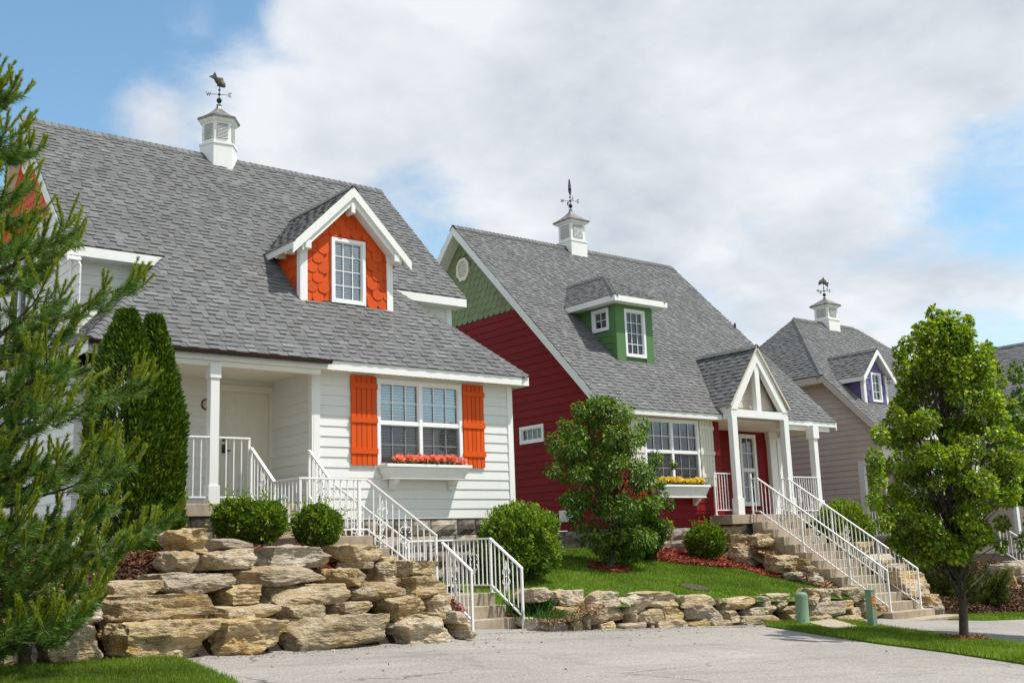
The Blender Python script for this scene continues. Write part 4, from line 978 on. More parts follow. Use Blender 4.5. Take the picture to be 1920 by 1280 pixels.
# its portico, half hidden behind the maple
qc, qh, qy, qz = 38.0, 1.35, 20.05, 5.75
l4 = Fr((qc-qh, 0, qz-2.0), (0, -1, 0), (qh, 0, 2.0)); r4 = Fr((qc+qh, 0, qz-2.0), (0, 1, 0), (-qh, 0, 2.0)); l4n = math.hypot(qh, 2.0)
p5 = [(-max(qy+.3, ybt(qz-2)), 0), (-qy, 0), (-qy, l4n), (-ybt(qz), l4n)]; p6 = [(qy, 0), (max(qy+.3, ybt(qz-2)), 0), (ybt(qz), l4n), (qy, l4n)]
pr4 = MB().prism(l4, p5, -.06, -.008).prism(r4, p6, -.06, -.008).build('portico_roof', 'white_paint', TH)
st = []; shingles(l4, [p5], st); shingles(r4, [p6], st); finish_shingles(st, pr4, 60)
tp = MB().box((qc-qh, qy+.03, qz-2.3), (qc+qh, qy+.18, qz-2.1)).build('portico', 'white_paint', TH)
for s in (-1, 1):
    f = Fr((qc, qy, qz), (s, 0, 0), ZA, (0, -1, 0)); MB().prism(f, [(0, -.4), (qh-.2, -2.1), (qh+.02, -2.1), (0, -.04)], -.12, .012).build('rake_board', 'white_paint', tp)
    MB().box((qc+s*(qh-.1)-.09, qy+.04, -.1), (qc+s*(qh-.1)+.09, qy+.17, qz-2.3)).build('post', 'white_paint', tp)
ct = cupola(TH, (36.1, TRY), 8.0, 4, .315, .35, .43, .40, .45, .28, R(45), False)
weathervane(TH, 36.1, TRY, ct, 'dolphin', .78)

# ------------------------------------------------------------------ far house at the right edge
FH = thing('grey_roofed_house', (49, 24, -2.4), 'house with grey shingle roof at the far right behind the maple', 'house')
fx0, fx1, fy0, fy1, frz, fez = 45.4, 54.0, 21.0, 31.0, 8.55, 3.9; fxc = (fx0+fx1)/2; hw = fxc-fx0+.4
lfr = Fr((fxc-hw, 0, frz-hw), (0, -1, 0), (1, 0, 1)); lpf = [(-fy1-.3, 0), (-fy0+.4, 0), (-fy0+.4, hw/S2), (-fy1-.3, hw/S2)]
rfr = Fr((fxc+hw, 0, frz-hw), (0, 1, 0), (-1, 0, 1)); rpf = [(fy0-.4, 0), (fy1+.3, 0), (fy1+.3, hw/S2), (fy0-.4, hw/S2)]
fro = MB().prism(lfr, lpf, -.1, -.008).prism(rfr, rpf, -.1, -.008).build('roof', 'cobble_dark', FH)
st = []; shingles(lfr, [lpf], st, e=.15, wmin=.2, wmax=.5); finish_shingles(st, fro, 120)
caps(fro, (fxc, fy0-.4, frz), (fxc, fy1+.3, frz), ZA, .3)
ffr = FY(fy0); siding(FH, ffr, [(fx0, -.8), (fx1, -.8), (fx1, 3.9), (fxc, 8.1), (fx0, 3.9)], .2, 'tan_siding', [(46.4, .9, 48.2, 2.6), (49.0, 4.4, 50.4, 5.9)])
window(FH, 'window', ffr, 46.4, .9, 48.2, 2.6, units=2); window(FH, 'window', ffr, 49.0, 4.4, 50.4, 5.9, units=2)
siding(FH, FX(fx0), [(fy0, -.8), (fy1, -.8), (fy1, 3.9), (fy0, 3.9)], .2, 'tan_siding')
for s in (-1, 1):
    f = Fr((fxc, fy0-.42, frz), (s, 0, 0), ZA, (0, -1, 0)); MB().prism(f, [(0, -.30), (hw, -hw-.30), (hw, -hw-.02), (0, -.02)], -.03, .012).build('barge_board', 'white_paint', FH)

# ================================================================== STAIRS
def steps(name, label, loc, boxes, slabs=()):
    t = thing(name, loc, label, 'stairs')
    for (a, b) in boxes: MB().box(a, b).build('step', 'concrete', t, bevel=.012)
    for (a, b) in slabs: MB().box(a, b).build('landing', 'concrete', t, bevel=.012)
    return t
bx = []
for i in range(3):                                                        # porch to upper landing, towards the street
    bx.append(((8.2, 17.43-.28*(i+1), -.6), (9.50, 17.43-.28*i-.002, .94-.203*(i+1))))
for i in range(4): bx.append(((9.52+.335*i, 15.62, -1.2), (9.52+.335*(i+1)-.002, 16.80, .33-.206*(i+1))))
for i in range(2): bx.append(((10.84, 15.62-.30*(i+1), -1.6), (12.0, 15.62-.30*i-.002, -.70-.2*(i+1))))
bx[2] = ((8.2, 17.43-.84, -.6), (9.50, 17.43-.562, .327))
steps('concrete_stairs', 'concrete stairs turning from the white porch down to the driveway', (10, 15.6, -1.3), bx,
      [((8.2, 15.58, -.6), (9.518, 16.588, .33)), ((10.862, 15.622, -1.6), (12.0, 16.80, -.70)), ((10.80, 14.70, -1.6), (12.06, 15.018, -1.285))])
bx = []
for i in range(12):
    bx.append(((23.12, 18.98-.325*(i+1), gz(24, 16)-.3), (24.90, 18.98-.325*i-.002, .72-.2025*(i+1))))
steps('concrete_stairs', 'long straight concrete stairs below the portico of the red house', (24, 15.2, -1.9), bx, [((23.05, 14.55, -2.3), (25.25, 15.078, -1.865))])

# ================================================================== RAILINGS
def scroll_mesh(h=.46):
    m = MB()
    for sx in (-1, 1):
        for sy, sc in ((1, 1.), (-1, 1.)):
            pts = []
            for i in range(15):
                t = i/14; a = t*1.55*PI; r_ = .058*(1-.55*t)
                pts.append((sx*(.012+.052-r_*math.cos(a)*1.0), 0, sy*(.045+.07*t*.3+r_*math.sin(a)+.05*(1-t))))
            m.tube(pts, .0075, 5)
        m.tube([(sx*.01, 0, .22), (sx*.03, 0, .17), (sx*.012, 0, .11)], .007, 5); m.tube([(sx*.01, 0, -.22), (sx*.03, 0, -.17), (sx*.012, 0, -.11)], .007, 5)
    m.hexa([(-.004, -.006, -.26), (.004, -.006, -.26), (.004, .006, -.26), (-.004, .006, -.26), (-.004, -.006, .26), (.004, -.006, .26), (.004, .006, .26), (-.004, .006, .26)])
    m.lathe([(0, .19), (.018, .215), (0, .28)], (0, 0, 0), 6); m.lathe([(0, -.28), (.018, -.215), (0, -.19)], (0, 0, 0), 6); m.lathe([(0, -.03), (.02, 0), (0, .03)], (0, 0, 0), 6)
    return m.mesh()
SCROLL = scroll_mesh()
def railing(label, paths, posts, scrolls=(), sp=.115, dz=.80, group='white metal stair railings'):
    """paths: lists of handrail points; posts: (x, y, base z, top z); scrolls: (path, segment, t)"""
    p0 = posts[0]; t = thing('railing', (p0[0], p0[1], p0[2]), label, 'railing', group)
    for path in paths:
        pts = [Vector(p) for p in path]
        for a, b in zip(pts, pts[1:]):
            d = (b-a).normalized(); ext = d*.018
            MB().bar(a-ext*.0, b+ext, .055, .03).build('handrail', 'rail_paint', t, bevel=.006)
            lo = Vector((0, 0, -dz)); MB().bar(a+lo, b+lo, .03, .025).build('bottom_rail', 'rail_paint', t)
            hd = Vector((b.x-a.x, b.y-a.y, 0)).length; n = max(1, int(round(hd/sp)))
            for i in range(1, n):
                p = a+(b-a)*(i/n); MB().bar(p+Vector((0, 0, -dz+.01)), p-Vector((0, 0, .012)), .0165, .0165, (0, 1, 0)).build('baluster', 'rail_paint', t)
    for (x, y, z0, z1) in posts:
        m = MB().box((x-.019, y-.019, z0), (x+.019, y+.019, z1)); m.box((x-.045, y-.045, z0), (x+.045, y+.045, z0+.012)); m.build('post', 'rail_paint', t)
    for (pi, si, tt) in scrolls:
        a, b = Vector(paths[pi][si]), Vector(paths[pi][si+1]); p = a+(b-a)*tt-Vector((0, 0, dz*.5)); ang = math.atan2(b.y-a.y, b.x-a.x)
        link('scroll', SCROLL, 'rail_paint', t, p, (0, 0, ang))
    return t
railing('white metal railing on the front edge of the white porch beside its post', [[(6.2, 17.5, 2.04), (7.53, 17.5, 2.04)], [(7.70, 17.5, 2.04), (8.25, 17.5, 2.04)]], [(8.25, 17.5, .94, 2.055)], (), dz=.99, sp=.14)
railing('white railing on the street side of the white stairs, from porch to lower landing', [[(8.27, 17.45, 1.88), (8.27, 16.58, 1.24), (8.27, 15.70, 1.24), (9.48, 15.70, 1.23), (10.83, 15.70, .31)]],
        [(8.27, 17.45, .74, 1.88), (8.27, 16.58, .33, 1.24), (8.27, 15.70, .33, 1.24), (9.33, 15.70, .33, 1.23), (10.83, 15.70, -.70, .31)], [(0, 0, .5), (0, 1, .4), (0, 2, .5), (0, 3, .22), (0, 3, .55)], sp=.118)
railing('white railing on the wall side of the white stairs, running round to the driveway', [[(9.37, 17.45, 1.87), (9.37, 16.75, 1.34)], [(9.46, 16.75, 1.23), (10.96, 16.75, .23), (11.945, 16.75, .23), (11.945, 15.645, .23), (11.945, 14.80, -.285)]],
        [(9.37, 17.45, .74, 1.87), (9.37, 16.75, .33, 1.34), (10.96, 16.75, -.70, .23), (11.945, 16.75, -.70, .23), (11.945, 15.645, -.70, .23), (11.945, 14.80, -1.29, -.285)], [(0, 0, .55), (1, 0, .3), (1, 0, .62), (1, 2, .55), (1, 3, .5)], sp=.118)
railing('short white railing left of the lowest flight of the white stairs', [[(10.89, 15.60, .18), (10.89, 14.80, -.288)]], [(10.89, 14.80, -1.29, -.288)], [(0, 0, .45)], sp=.118)
for X, lb in ((23.37, 'left-hand white railing of the long stairs to the red house'), (24.65, 'right-hand white railing of the long stairs to the red house')):
    y0, z0, y1, z1 = 18.90, 1.66, 15.28, -.76; zz_ = lambda y: z0+(z1-z0)*(y0-y)/(y0-y1)
    railing(lb, [[(X, 19.12, 1.66), (X, y0, z0), (X, y1, z1)]], [(X, 19.12, .72, 1.80), (X, 17.6, -.29, zz_(17.6)), (X, 16.3, -1.1, zz_(16.3)), (X, y1, -1.70, z1)], [(0, 1, .2), (0, 1, .47), (0, 1, .72)], dz=.86)
railing('white porch railing right of the portico of the red house', [[(25.17, 19.22, 1.74), (26.40, 19.22, 1.74)]], [(25.15, 19.22, .72, 1.74)], [(0, 0, .35)], dz=.92, sp=.105)
railing('short white porch railing left of the portico of the red house', [[(22.10, 19.3, 1.80), (22.74, 19.3, 1.80)]], [(22.12, 19.3, .72, 1.80)], (), dz=.95)
railing('white railing across the side porch opening of the tan house', [[(32.0, 21.38, .93), (32.0, 20.4, .93)]], [(32.0, 21.36, -.02, .93), (32., 20.42, -.02, .93)], (), dz=.86)
pA = onY(1872, 983, 18.2); pB = onY(1925, 1017, 16.9)
railing('white stair railing of the tan house at the right edge', [[tuple(pA), (pA[0], 16.9, pA[2]-.85), (pA[0], 15.9, pA[2]-1.5)]], [(pA[0], 18.2, pA[2]-.95, pA[2]), (pA[0], 15.9, pA[2]-2.5, pA[2]-1.5)], [(0, 0, .6)], dz=.8)
bx = [((pA[0]-.1, 18.2-.3*(i+1), -2.4), (pA[0]+1.5, 18.2-.3*i-.002, pA[2]-.95-.19*(i+1))) for i in range(8)]
steps('concrete_stairs', 'concrete stairs of the tan house behind the maple at the right edge', (pA[0], 16, -2.2), bx)

# ================================================================== BOULDERS AND STONES
def rock_mesh(w, d, h, seed, n=9, chip=.35):
    rs = random.Random(seed); bm = bmesh.new(); bmesh.ops.create_cube(bm, size=2.0); bmesh.ops.subdivide_edges(bm, edges=bm.edges[:], cuts=n-2, use_grid_fill=True)
    off = Vector((rs.uniform(0, 90), rs.uniform(0, 90), rs.uniform(0, 90)))
    planes = []
    for i in range(9):
        nn = Vector((rs.uniform(-1, 1), rs.uniform(-1.2, .6), rs.uniform(-1, 1)*.9)).normalized(); planes.append((nn, rs.uniform(1.0, 1.42)))
    skew = rs.uniform(-.09, .09); lean = rs.uniform(-.08, .08); tap = rs.uniform(-.10, .10)
    for v in bm.verts:
        c = v.co.copy(); sp = c.normalized()*1.25; c = c.lerp(sp, .10)
        for nn, dd in planes:
            q = c.dot(nn)-dd
            if q > 0: c -= nn*q
        c.z += skew*c.x*.9; c.x += lean*c.z; c.z *= 1+tap*c.x
        p = Vector((c.x*w/2, c.y*d/2, c.z*h/2)); k = p*3.2+off
        led = noise.noise(Vector((k.x*.22, k.y*.22, k.z*2.2+11))); led = math.floor(led*4+.5)/4
        lay = led*.085+noise.noise(Vector((k.x*.35, k.y*.35, k.z*2.6)))*.03+noise.noise(k*.9)*.045+noise.noise(k*2.6)*.04+noise.noise(k*6)*.022
        p += p.normalized()*lay*min(1, 1.6*min(w, h)/.5)
        v.co = p
    me = bpy.data.meshes.new('m'); bm.to_mesh(me); bm.free()
    return me
def place_rocks(t, rects, surf, name='boulder', dep=(.5, .8), rotz=.0, mat='boulder', n=9):
    """rects: photo boxes of the stones; surf(p) gives the Y (or X) of the stone face; returns real sizes in metres"""
    for i, (x0, y0, x1, y1) in enumerate(rects):
        cx, cy = (x0+x1)/2, (y0+y1)/2; p = surf(cx, cy); mpp = float(np.dot(p, CF))/FPX
        rs = random.Random(hash((x0, y0)) & 0xffff); d = min(rs.uniform(*dep), 1.1*(x1-x0)*mpp+.2); az = math.atan2(p[0], p[1])
        rz = rotz+rs.uniform(-.07, .07); th = az-(-rz)
        w = max(.55*(x1-x0)*mpp, ((x1-x0)*mpp-.42*d*abs(math.sin(th)))/max(.5, math.cos(th)))*.98; h = (y1-y0)*mpp*.95
        dirv = Vector((p[0], p[1], 0)).normalized()
        me = rock_mesh(w, d, h, i*7+int(x0), n)
        nrm = Vector((math.sin(rz), -math.cos(rz), 0))
        link(name, me, mat, t, Vector(p)-nrm*(d*.42), (0, 0, rz))
def surf_left(cx, cy):
    Y = 13.0
    for _ in range(12):
        p = onY(cx, cy, Y); y0 = 12.0+.23*(p[0]-3.5); Y = .5*Y+.5*(y0+.95*max(-.1, p[2]-gz(p[0], p[1])-.12))
    return onY(cx, cy, Y)
LEFT = [(68, 1175, 210, 1251), (48, 1201, 74, 1251), (217, 1165, 413, 1235), (403, 1163, 545, 1226), (547, 1153, 748, 1223), (742, 1157, 869, 1206), (868, 1180, 903, 1197), (862, 1167, 888, 1181),
        (190, 1113, 410, 1174), (403, 1133, 533, 1164), (524, 1134, 622, 1159), (618, 1128, 723, 1156), (720, 1120, 811, 1164), (808, 1115, 856, 1149), (805, 1147, 843, 1160), (840, 1145, 885, 1169), (787, 1152, 808, 1162),
        (197, 1086, 318, 1120), (17, 1093, 103, 1122), (300, 1075, 445, 1113), (417, 1098, 501, 1132), (503, 1095, 663, 1136), (663, 1091, 767, 1128), (762, 1080, 846, 1119),
        (318, 1033, 384, 1072), (440, 1060, 616, 1097), (617, 1065, 706, 1099), (707, 1054, 758, 1094), (753, 1051, 841, 1084), (667, 1052, 711, 1066), (703, 1042, 754, 1055),
        (383, 1028, 494, 1067), (491, 1024, 649, 1062), (646, 1020, 729, 1054), (332, 992, 405, 1036), (400, 1009, 483, 1031), (96, 1118, 200, 1176), (-60, 1178, 50, 1256), (-40, 1110, 95, 1180), (100, 1090, 200, 1122)]
bw = thing('boulder_wall', (6.5, 13, -1.1), 'tall retaining wall of big tan boulders below the white house', 'stone wall')
place_rocks(bw, LEFT, surf_left, 'boulder', (.7, 1.0), math.atan(.23), n=18)
def surf_low(cx, cy):
    Y = 14.5
    for _ in range(12):
        p = onY(cx, cy, Y); Y = .5*Y+.5*(wall_front(p[0])+.25*max(0, p[2]-gz(p[0], p[1])-.1))
    return onY(cx, cy, Y)
LOW = [(990, 1154, 1064, 1182), (1010, 1180, 1077, 1191), (1065, 1160, 1098, 1190), (1088, 1179, 1111, 1190), (1092, 1158, 1114, 1180), (1117, 1165, 1166, 1186), (1163, 1167, 1216, 1186), (1182, 1150, 1201, 1169), (1227, 1160, 1296, 1182), (1288, 1162, 1336, 1177), (1333, 1162, 1386, 1177), (1392, 1152, 1474, 1172),
       (1097, 1131, 1183, 1167), (1042, 1134, 1098, 1151), (1060, 1147, 1099, 1162), (1198, 1140, 1247, 1171), (1237, 1138, 1291, 1161), (1285, 1131, 1358, 1166), (1359, 1142, 1400, 1165), (1402, 1137, 1465, 1159), (1463, 1135, 1524, 1156), (1168, 1121, 1236, 1152),
       (1047, 1107, 1102, 1137), (990, 1102, 1047, 1128), (1202, 1109, 1278, 1137), (1273, 1114, 1346, 1137), (1343, 1120, 1356, 1134), (1356, 1119, 1428, 1144), (1425, 1119, 1450, 1141), (1447, 1112, 1491, 1140), (1488, 1118, 1516, 1140),
       (1513, 1102, 1538, 1117), (1533, 1104, 1566, 1129), (1563, 1105, 1583, 1126), (1582, 1102, 1628, 1126), (1513, 1115, 1543, 1134), (1520, 1127, 1589, 1154), (1567, 1124, 1609, 1141), (1590, 1137, 1621, 1156), (1518, 1152, 1563, 1164), (1562, 1154, 1624, 1174), (1643, 1134, 1669, 1151), (1645, 1147, 1664, 1172), (1612, 1125, 1648, 1150), (1620, 1148, 1648, 1170), (1110, 1110, 1170, 1135), (1474, 1150, 1520, 1168), (1386, 1160, 1400, 1174), (1213, 1168, 1232, 1184)]
lw = thing('stone_wall', (16, 14.4, -1.5), 'low dry wall of rough tan stones edging the lawn of the red house', 'stone wall')
place_rocks(lw, LOW, surf_low, 'stone', (.35, .6), .06, n=12)
SIDE = [(1355, 984, 1406, 1004), (1363, 1001, 1421, 1027), (1414, 1002, 1454, 1026), (1377, 1024, 1461, 1071), (1452, 1040, 1509, 1072), (1508, 1047, 1522, 1062), (1508, 1060, 1536, 1072), (1483, 1070, 1543, 1087), (1510, 1080, 1559, 1104), (1438, 1069, 1484, 1085), (1345, 1010, 1372, 1040)]
sw = thing('stone_bank', (22.6, 17, -1.2), 'bank of large tan stones along the left of the long stairs', 'stone wall')
place_rocks(sw, SIDE, lambda cx, cy: onX(cx, cy, 22.72), 'stone', (.45, .7), -.35, n=13)
RSIDE = [(1697, 1090, 1761, 1117), (1742, 1112, 1773, 1136), (1682, 1069, 1743, 1097), (1742, 1131, 1781, 1157), (1703, 1117, 1744, 1147), (1640, 1040, 1690, 1066), (1578, 1000, 1598, 1017), (1600, 1014, 1648, 1040), (1676, 1056, 1712, 1076)]
rw = thing('stone_bank', (25.4, 16.5, -1.4), 'bank of tan stones along the right of the long stairs', 'stone wall')
place_rocks(rw, RSIDE, lambda cx, cy: onX(cx, cy, 25.3), 'stone', (.45, .7), .2, n=12)
TSIDE = [(1820, 1119, 1866, 1142), (1877, 1110, 1925, 1142), (1860, 1094, 1883, 1116), (1880, 1094, 1925, 1112), (1887, 1065, 1914, 1097), (1886, 1055, 1925, 1069), (1925, 1080, 1990, 1142), (1990, 1085, 2060, 1142)]
tw = thing('stone_bank', (32, 17, -2), 'bank of tan boulders below the tan house at the right edge', 'stone wall')
place_rocks(tw, TSIDE, lambda cx, cy: onY(cx, cy, 17.1), 'boulder', (.6, .9), .1, n=12)
# soil behind the low wall so no gap shows through
V = []; xs = np.linspace(11.95, 23.0, 40)
for x in xs: y = wall_front(x)+.22; V += [(x, y, gz(x, y)-.2), (x, y+.12, lawn_z(x, y+.2)-.02)]
tag(MB().add(V, [(2*i, 2*i+2, 2*i+3, 2*i+1) for i in range(len(xs)-1)]).build('soil_bank', 'soil'), 'dark soil face behind the low stone wall', 'soil', None, 'structure')

# ================================================================== PLANTS
def unit(v): return v/np.maximum(1e-9, np.linalg.norm(v, axis=1, keepdims=True))
def leaf_arrays(C, D, N, L, W, col, fold=.18):
    """rhombic folded leaves: centre base C, axis D, normal N, length L, width W, colour (n,3)"""
    S = unit(np.cross(D, N)); N = np.cross(S, D); L = L[:, None]; W = W[:, None]; n = len(C)
    V = np.empty((n, 4, 3)); V[:, 0] = C; V[:, 1] = C+D*L*.45+S*W*.5+N*W*fold; V[:, 2] = C+D*L-N*L*.12; V[:, 3] = C+D*L*.45-S*W*.5+N*W*fold
    b = np.arange(n)[:, None]*4; F = np.concatenate([b+np.array([[0, 1, 2]]), b+np.array([[0, 2, 3]])])
    return V.reshape(-1, 3), F, np.repeat(col, 4, axis=0)
def colours(n, lo, hi, rng, bright=None, nb=0.):
    t = rng.random((n, 1)); c = np.array(lo)*(1-t)+np.array(hi)*t; c *= rng.uniform(.75, 1.25, (n, 1))
    if bright is not None: m = rng.random(n) < nb; c[m] = np.array(bright)*rng.uniform(.8, 1.2, (m.sum(), 1))
    return c
def clump_leaves(rng, clumps, per, L, W, lo, hi, droop=.2, bright=None, nb=.1, upright=.5, shell=.5):
    Cs, Ds, Ns, cs = [], [], [], []
    for (c, r_, k) in clumps:
        n = int(per*k); d = unit(rng.normal(size=(n, 3))); rad = shell+(1-shell)*rng.random((n, 1))**.5
        P = np.array(c)+d*rad*np.array(r_); out = unit(d+rng.normal(scale=.55, size=(n, 3))+np.array([0, 0, -droop])); up = unit(d*.5+np.array([0, 0, upright+.2])+rng.normal(scale=.45, size=(n, 3)))
        Cs.append(P); Ds.append(out); Ns.append(up); q = colours(n, lo, hi, rng, bright, nb)*rng.uniform(.82, 1.18); cs.append(q)
    C = np.concatenate(Cs); n = len(C); Lr = L*rng.uniform(.65, 1.25, n)
    return leaf_arrays(C, np.concatenate(Ds), np.concatenate(Ns), Lr, Lr*W, np.concatenate(cs))
def foliage(name, arrs, mat, parent): return tag(link(name, offset_mesh(arrs, parent), mat, parent), kind='stuff')
def offset_mesh(arrs, parent): V, F, C = arrs; o = OFF[parent.name]; return npmesh(V-np.array([o.x, o.y, o.z]), F, C)
def limb(p, q, r0, r1, rng, n=5, wob=.06):
    p, q = Vector(p), Vector(q); L = (q-p).length; pts = []
    for i in range(n+1):
        t = i/n; w = Vector(rng.normal(scale=wob*L, size=3))*(t*(1-t)*2); pts.append(p+(q-p)*t+w+Vector((0, 0, -.10*L*t*(1-t))))
    return pts, [r0+(r1-r0)*i/n for i in range(n+1)]

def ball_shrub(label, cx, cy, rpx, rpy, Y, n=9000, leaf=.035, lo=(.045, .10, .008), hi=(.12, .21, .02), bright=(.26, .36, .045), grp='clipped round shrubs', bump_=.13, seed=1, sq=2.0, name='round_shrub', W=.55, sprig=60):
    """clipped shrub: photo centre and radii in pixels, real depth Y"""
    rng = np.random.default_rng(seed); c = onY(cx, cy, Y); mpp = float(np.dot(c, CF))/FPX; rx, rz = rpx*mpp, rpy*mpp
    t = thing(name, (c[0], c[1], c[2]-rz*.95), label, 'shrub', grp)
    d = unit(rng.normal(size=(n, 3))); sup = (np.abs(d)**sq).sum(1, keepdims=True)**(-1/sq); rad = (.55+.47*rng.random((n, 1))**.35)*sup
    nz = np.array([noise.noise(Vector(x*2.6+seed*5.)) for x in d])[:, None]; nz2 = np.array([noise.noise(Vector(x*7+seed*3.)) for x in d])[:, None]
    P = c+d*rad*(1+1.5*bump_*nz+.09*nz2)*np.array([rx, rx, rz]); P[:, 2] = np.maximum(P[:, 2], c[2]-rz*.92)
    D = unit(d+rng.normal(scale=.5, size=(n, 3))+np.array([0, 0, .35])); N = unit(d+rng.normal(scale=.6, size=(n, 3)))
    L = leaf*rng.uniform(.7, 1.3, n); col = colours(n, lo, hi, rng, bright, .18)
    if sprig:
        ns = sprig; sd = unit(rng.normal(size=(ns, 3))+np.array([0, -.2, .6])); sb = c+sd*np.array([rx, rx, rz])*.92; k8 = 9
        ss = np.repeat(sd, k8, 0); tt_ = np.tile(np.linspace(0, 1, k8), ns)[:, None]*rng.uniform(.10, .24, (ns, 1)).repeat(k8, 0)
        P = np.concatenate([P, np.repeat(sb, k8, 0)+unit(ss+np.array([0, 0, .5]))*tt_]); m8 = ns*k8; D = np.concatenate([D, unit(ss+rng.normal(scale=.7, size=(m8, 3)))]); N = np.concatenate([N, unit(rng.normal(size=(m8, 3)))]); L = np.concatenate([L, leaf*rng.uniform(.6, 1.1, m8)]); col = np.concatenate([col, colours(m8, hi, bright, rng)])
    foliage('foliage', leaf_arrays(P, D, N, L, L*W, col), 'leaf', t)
    m = MB()
    for i in range(9):
        a = rng.uniform(0, 2*PI); q = Vector(c)+Vector((math.cos(a)*rx*.6, math.sin(a)*rx*.6, rng.uniform(-.2, .5)*rz)); p_, r_ = limb((c[0], c[1], c[2]-rz*1.05), q, .018, .006, rng); m.tube(p_, r_, 5)
    m.build('stems', 'bark', t)
    return t
ball_shrub('round boxwood at the left end, half behind its neighbour on the boulder wall', 440, 974, 38, 37, 15.1, 9000, .05, seed=2)
ball_shrub('middle round boxwood of the three above the boulder wall', 490, 979, 46, 38, 14.9, 11000, .05, seed=3)
ball_shrub('round boxwood beside the landing railing, right of the other two', 594, 986, 43, 36, 14.9, 11000, .05, seed=4)
ball_shrub('round boxwood in the red mulch in front of the red house', 1323, 1014, 36, 30, 18.5, 9000, .06, seed=5)
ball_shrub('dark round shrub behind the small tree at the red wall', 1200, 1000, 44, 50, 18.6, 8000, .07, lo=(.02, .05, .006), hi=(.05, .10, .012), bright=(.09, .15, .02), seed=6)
ball_shrub('light green rounded bush between the stairs railing and the lawn', 972, 1018, 68, 62, 16.9, 17000, .075, lo=(.06, .13, .01), hi=(.15, .26, .025), bright=(.30, .40, .06), grp='loose rounded bushes', bump_=.2, seed=7, sq=2.6, name='rounded_bush', sprig=260)
ball_shrub('light green bush behind the railing right of the long stairs', 1582, 992, 46, 46, 18.2, 9000, .075, lo=(.06, .12, .01), hi=(.15, .25, .02), bright=(.30, .38, .05), grp='loose rounded bushes', bump_=.2, seed=8, sq=2.4, name='rounded_bush', sprig=160)
# spreading juniper in the shade of the maple
def juniper(label, cx, cy, Y, sx, sz, n, seed):
    rng = np.random.default_rng(seed); c = onY(cx, cy, Y); mpp = float(np.dot(c, CF))/FPX; rx, rz = sx*mpp, sz*mpp
    t = thing('juniper', (c[0], c[1], c[2]-rz), label, 'shrub'); A = []; st_ = MB()
    for i in range(70):
        a = rng.uniform(0, 2*PI); tip = np.array([c[0]+math.cos(a)*rx*rng.uniform(.3, 1), c[1]+math.sin(a)*rx*rng.uniform(.3, 1), c[2]+rz*rng.uniform(-.6, 1)]); base = np.array([c[0], c[1], c[2]-rz])+np.array([math.cos(a), math.sin(a), 0])*.1
        pts, rr_ = limb(base, tip, .015, .004, rng); st_.tube(pts, rr_, 4); dr_ = unit((tip-base)[None])[0]; m_ = n//70
        s = rng.uniform(.35, 1.05, m_)[:, None]; P = base+(tip-base)*s+rng.normal(scale=.035, size=(m_, 3)); D = unit(dr_+rng.normal(scale=.55, size=(m_, 3))); N = unit(rng.normal(size=(m_, 3)))
        L = .10*rng.uniform(.6, 1.2, m_); A.append(leaf_arrays(P, D, N, L, L*.14, colours(m_, (.03, .06, .008), (.08, .12, .015), rng, (.20, .20, .03), .15)))
    o = 0; V, F, C = [], [], []
    for v, f, cc in A: V.append(v); F.append(f+o); C.append(cc); o += len(v)
    foliage('foliage', (np.concatenate(V), np.concatenate(F), np.concatenate(C)), 'needle', t); st_.build('stems', 'bark', t)
juniper('dark spreading juniper with yellowish tips behind the maple trunk', 1775, 1092, 16.6, 80, 50, 22000, 9)
juniper('low dark juniper between the maple and the boulders at the right edge', 1842, 1104, 16.2, 55, 36, 15000, 10)
# tall arborvitae by the porch, two leaders
def arborvitae():
    rng = np.random.default_rng(12); Yc = 16.3; b = onY(262, 1088, Yc); mpp = float(np.dot(b, CF))/FPX
    t = thing('arborvitae', tuple(b), 'tall dark green arborvitae with two tips beside the white porch', 'tree'); A = []; n = 46000
    cols = [(238, 1085, 578, 76), (290, 1085, 588, 54)]
    for (px, yb_, yt, rw_) in cols:
        m_ = n//2; c0 = onY(px, yb_, Yc); c1 = onY(px+ (0 if px < 270 else 0), yt, Yc); H = c1[2]-c0[2]; h = rng.random(m_)**.9
        rad = rw_*mpp*np.clip(1.05*np.minimum(1, (1.03-h)/.42)**.75, .02, 1)*np.clip(.75+h*2, 0, 1); a = rng.uniform(0, 2*PI, m_)
        nz = np.array([noise.noise(Vector((math.cos(x)*2, math.sin(x)*2, y*7+px))) for x, y in zip(a, h)])
        rr_ = rad*(.5+.5*rng.random(m_)**.3)*(1+.22*nz); P = np.stack([c0[0]+np.cos(a)*rr_+ (c1[0]-c0[0])*h, c0[1]+np.sin(a)*rr_, c0[2]+H*h*.985], 1)
        dirr = np.stack([np.cos(a), np.sin(a), np.full(m_, 1.1)], 1); D = unit(dirr+rng.normal(scale=.35, size=(m_, 3))); N = unit(np.stack([-np.sin(a), np.cos(a), np.zeros(m_)], 1)+rng.normal(scale=.7, size=(m_, 3)))
        L = .085*rng.uniform(.6, 1.3, m_); A.append(leaf_arrays(P, D, N, L, L*.38, colours(m_, (.03, .07, .007), (.085, .16, .016), rng, (.20, .29, .03), .2)))
    o = 0; V, F, C = [], [], []
    for v, f, cc in A: V.append(v); F.append(f+o); C.append(cc); o += len(v)
    foliage('crown', (np.concatenate(V), np.concatenate(F), np.concatenate(C)), 'needle', t)
    MB().tube([(b[0], b[1], b[2]-.2), (b[0], b[1], b[2]+3.0)], [.07, .03], 7).tube([(b[0]+.05, b[1], b[2]-.1), (b[0]+.33, b[1], b[2]+2.6)], [.05, .02], 7).build('trunk', 'bark', t)
arborvitae()
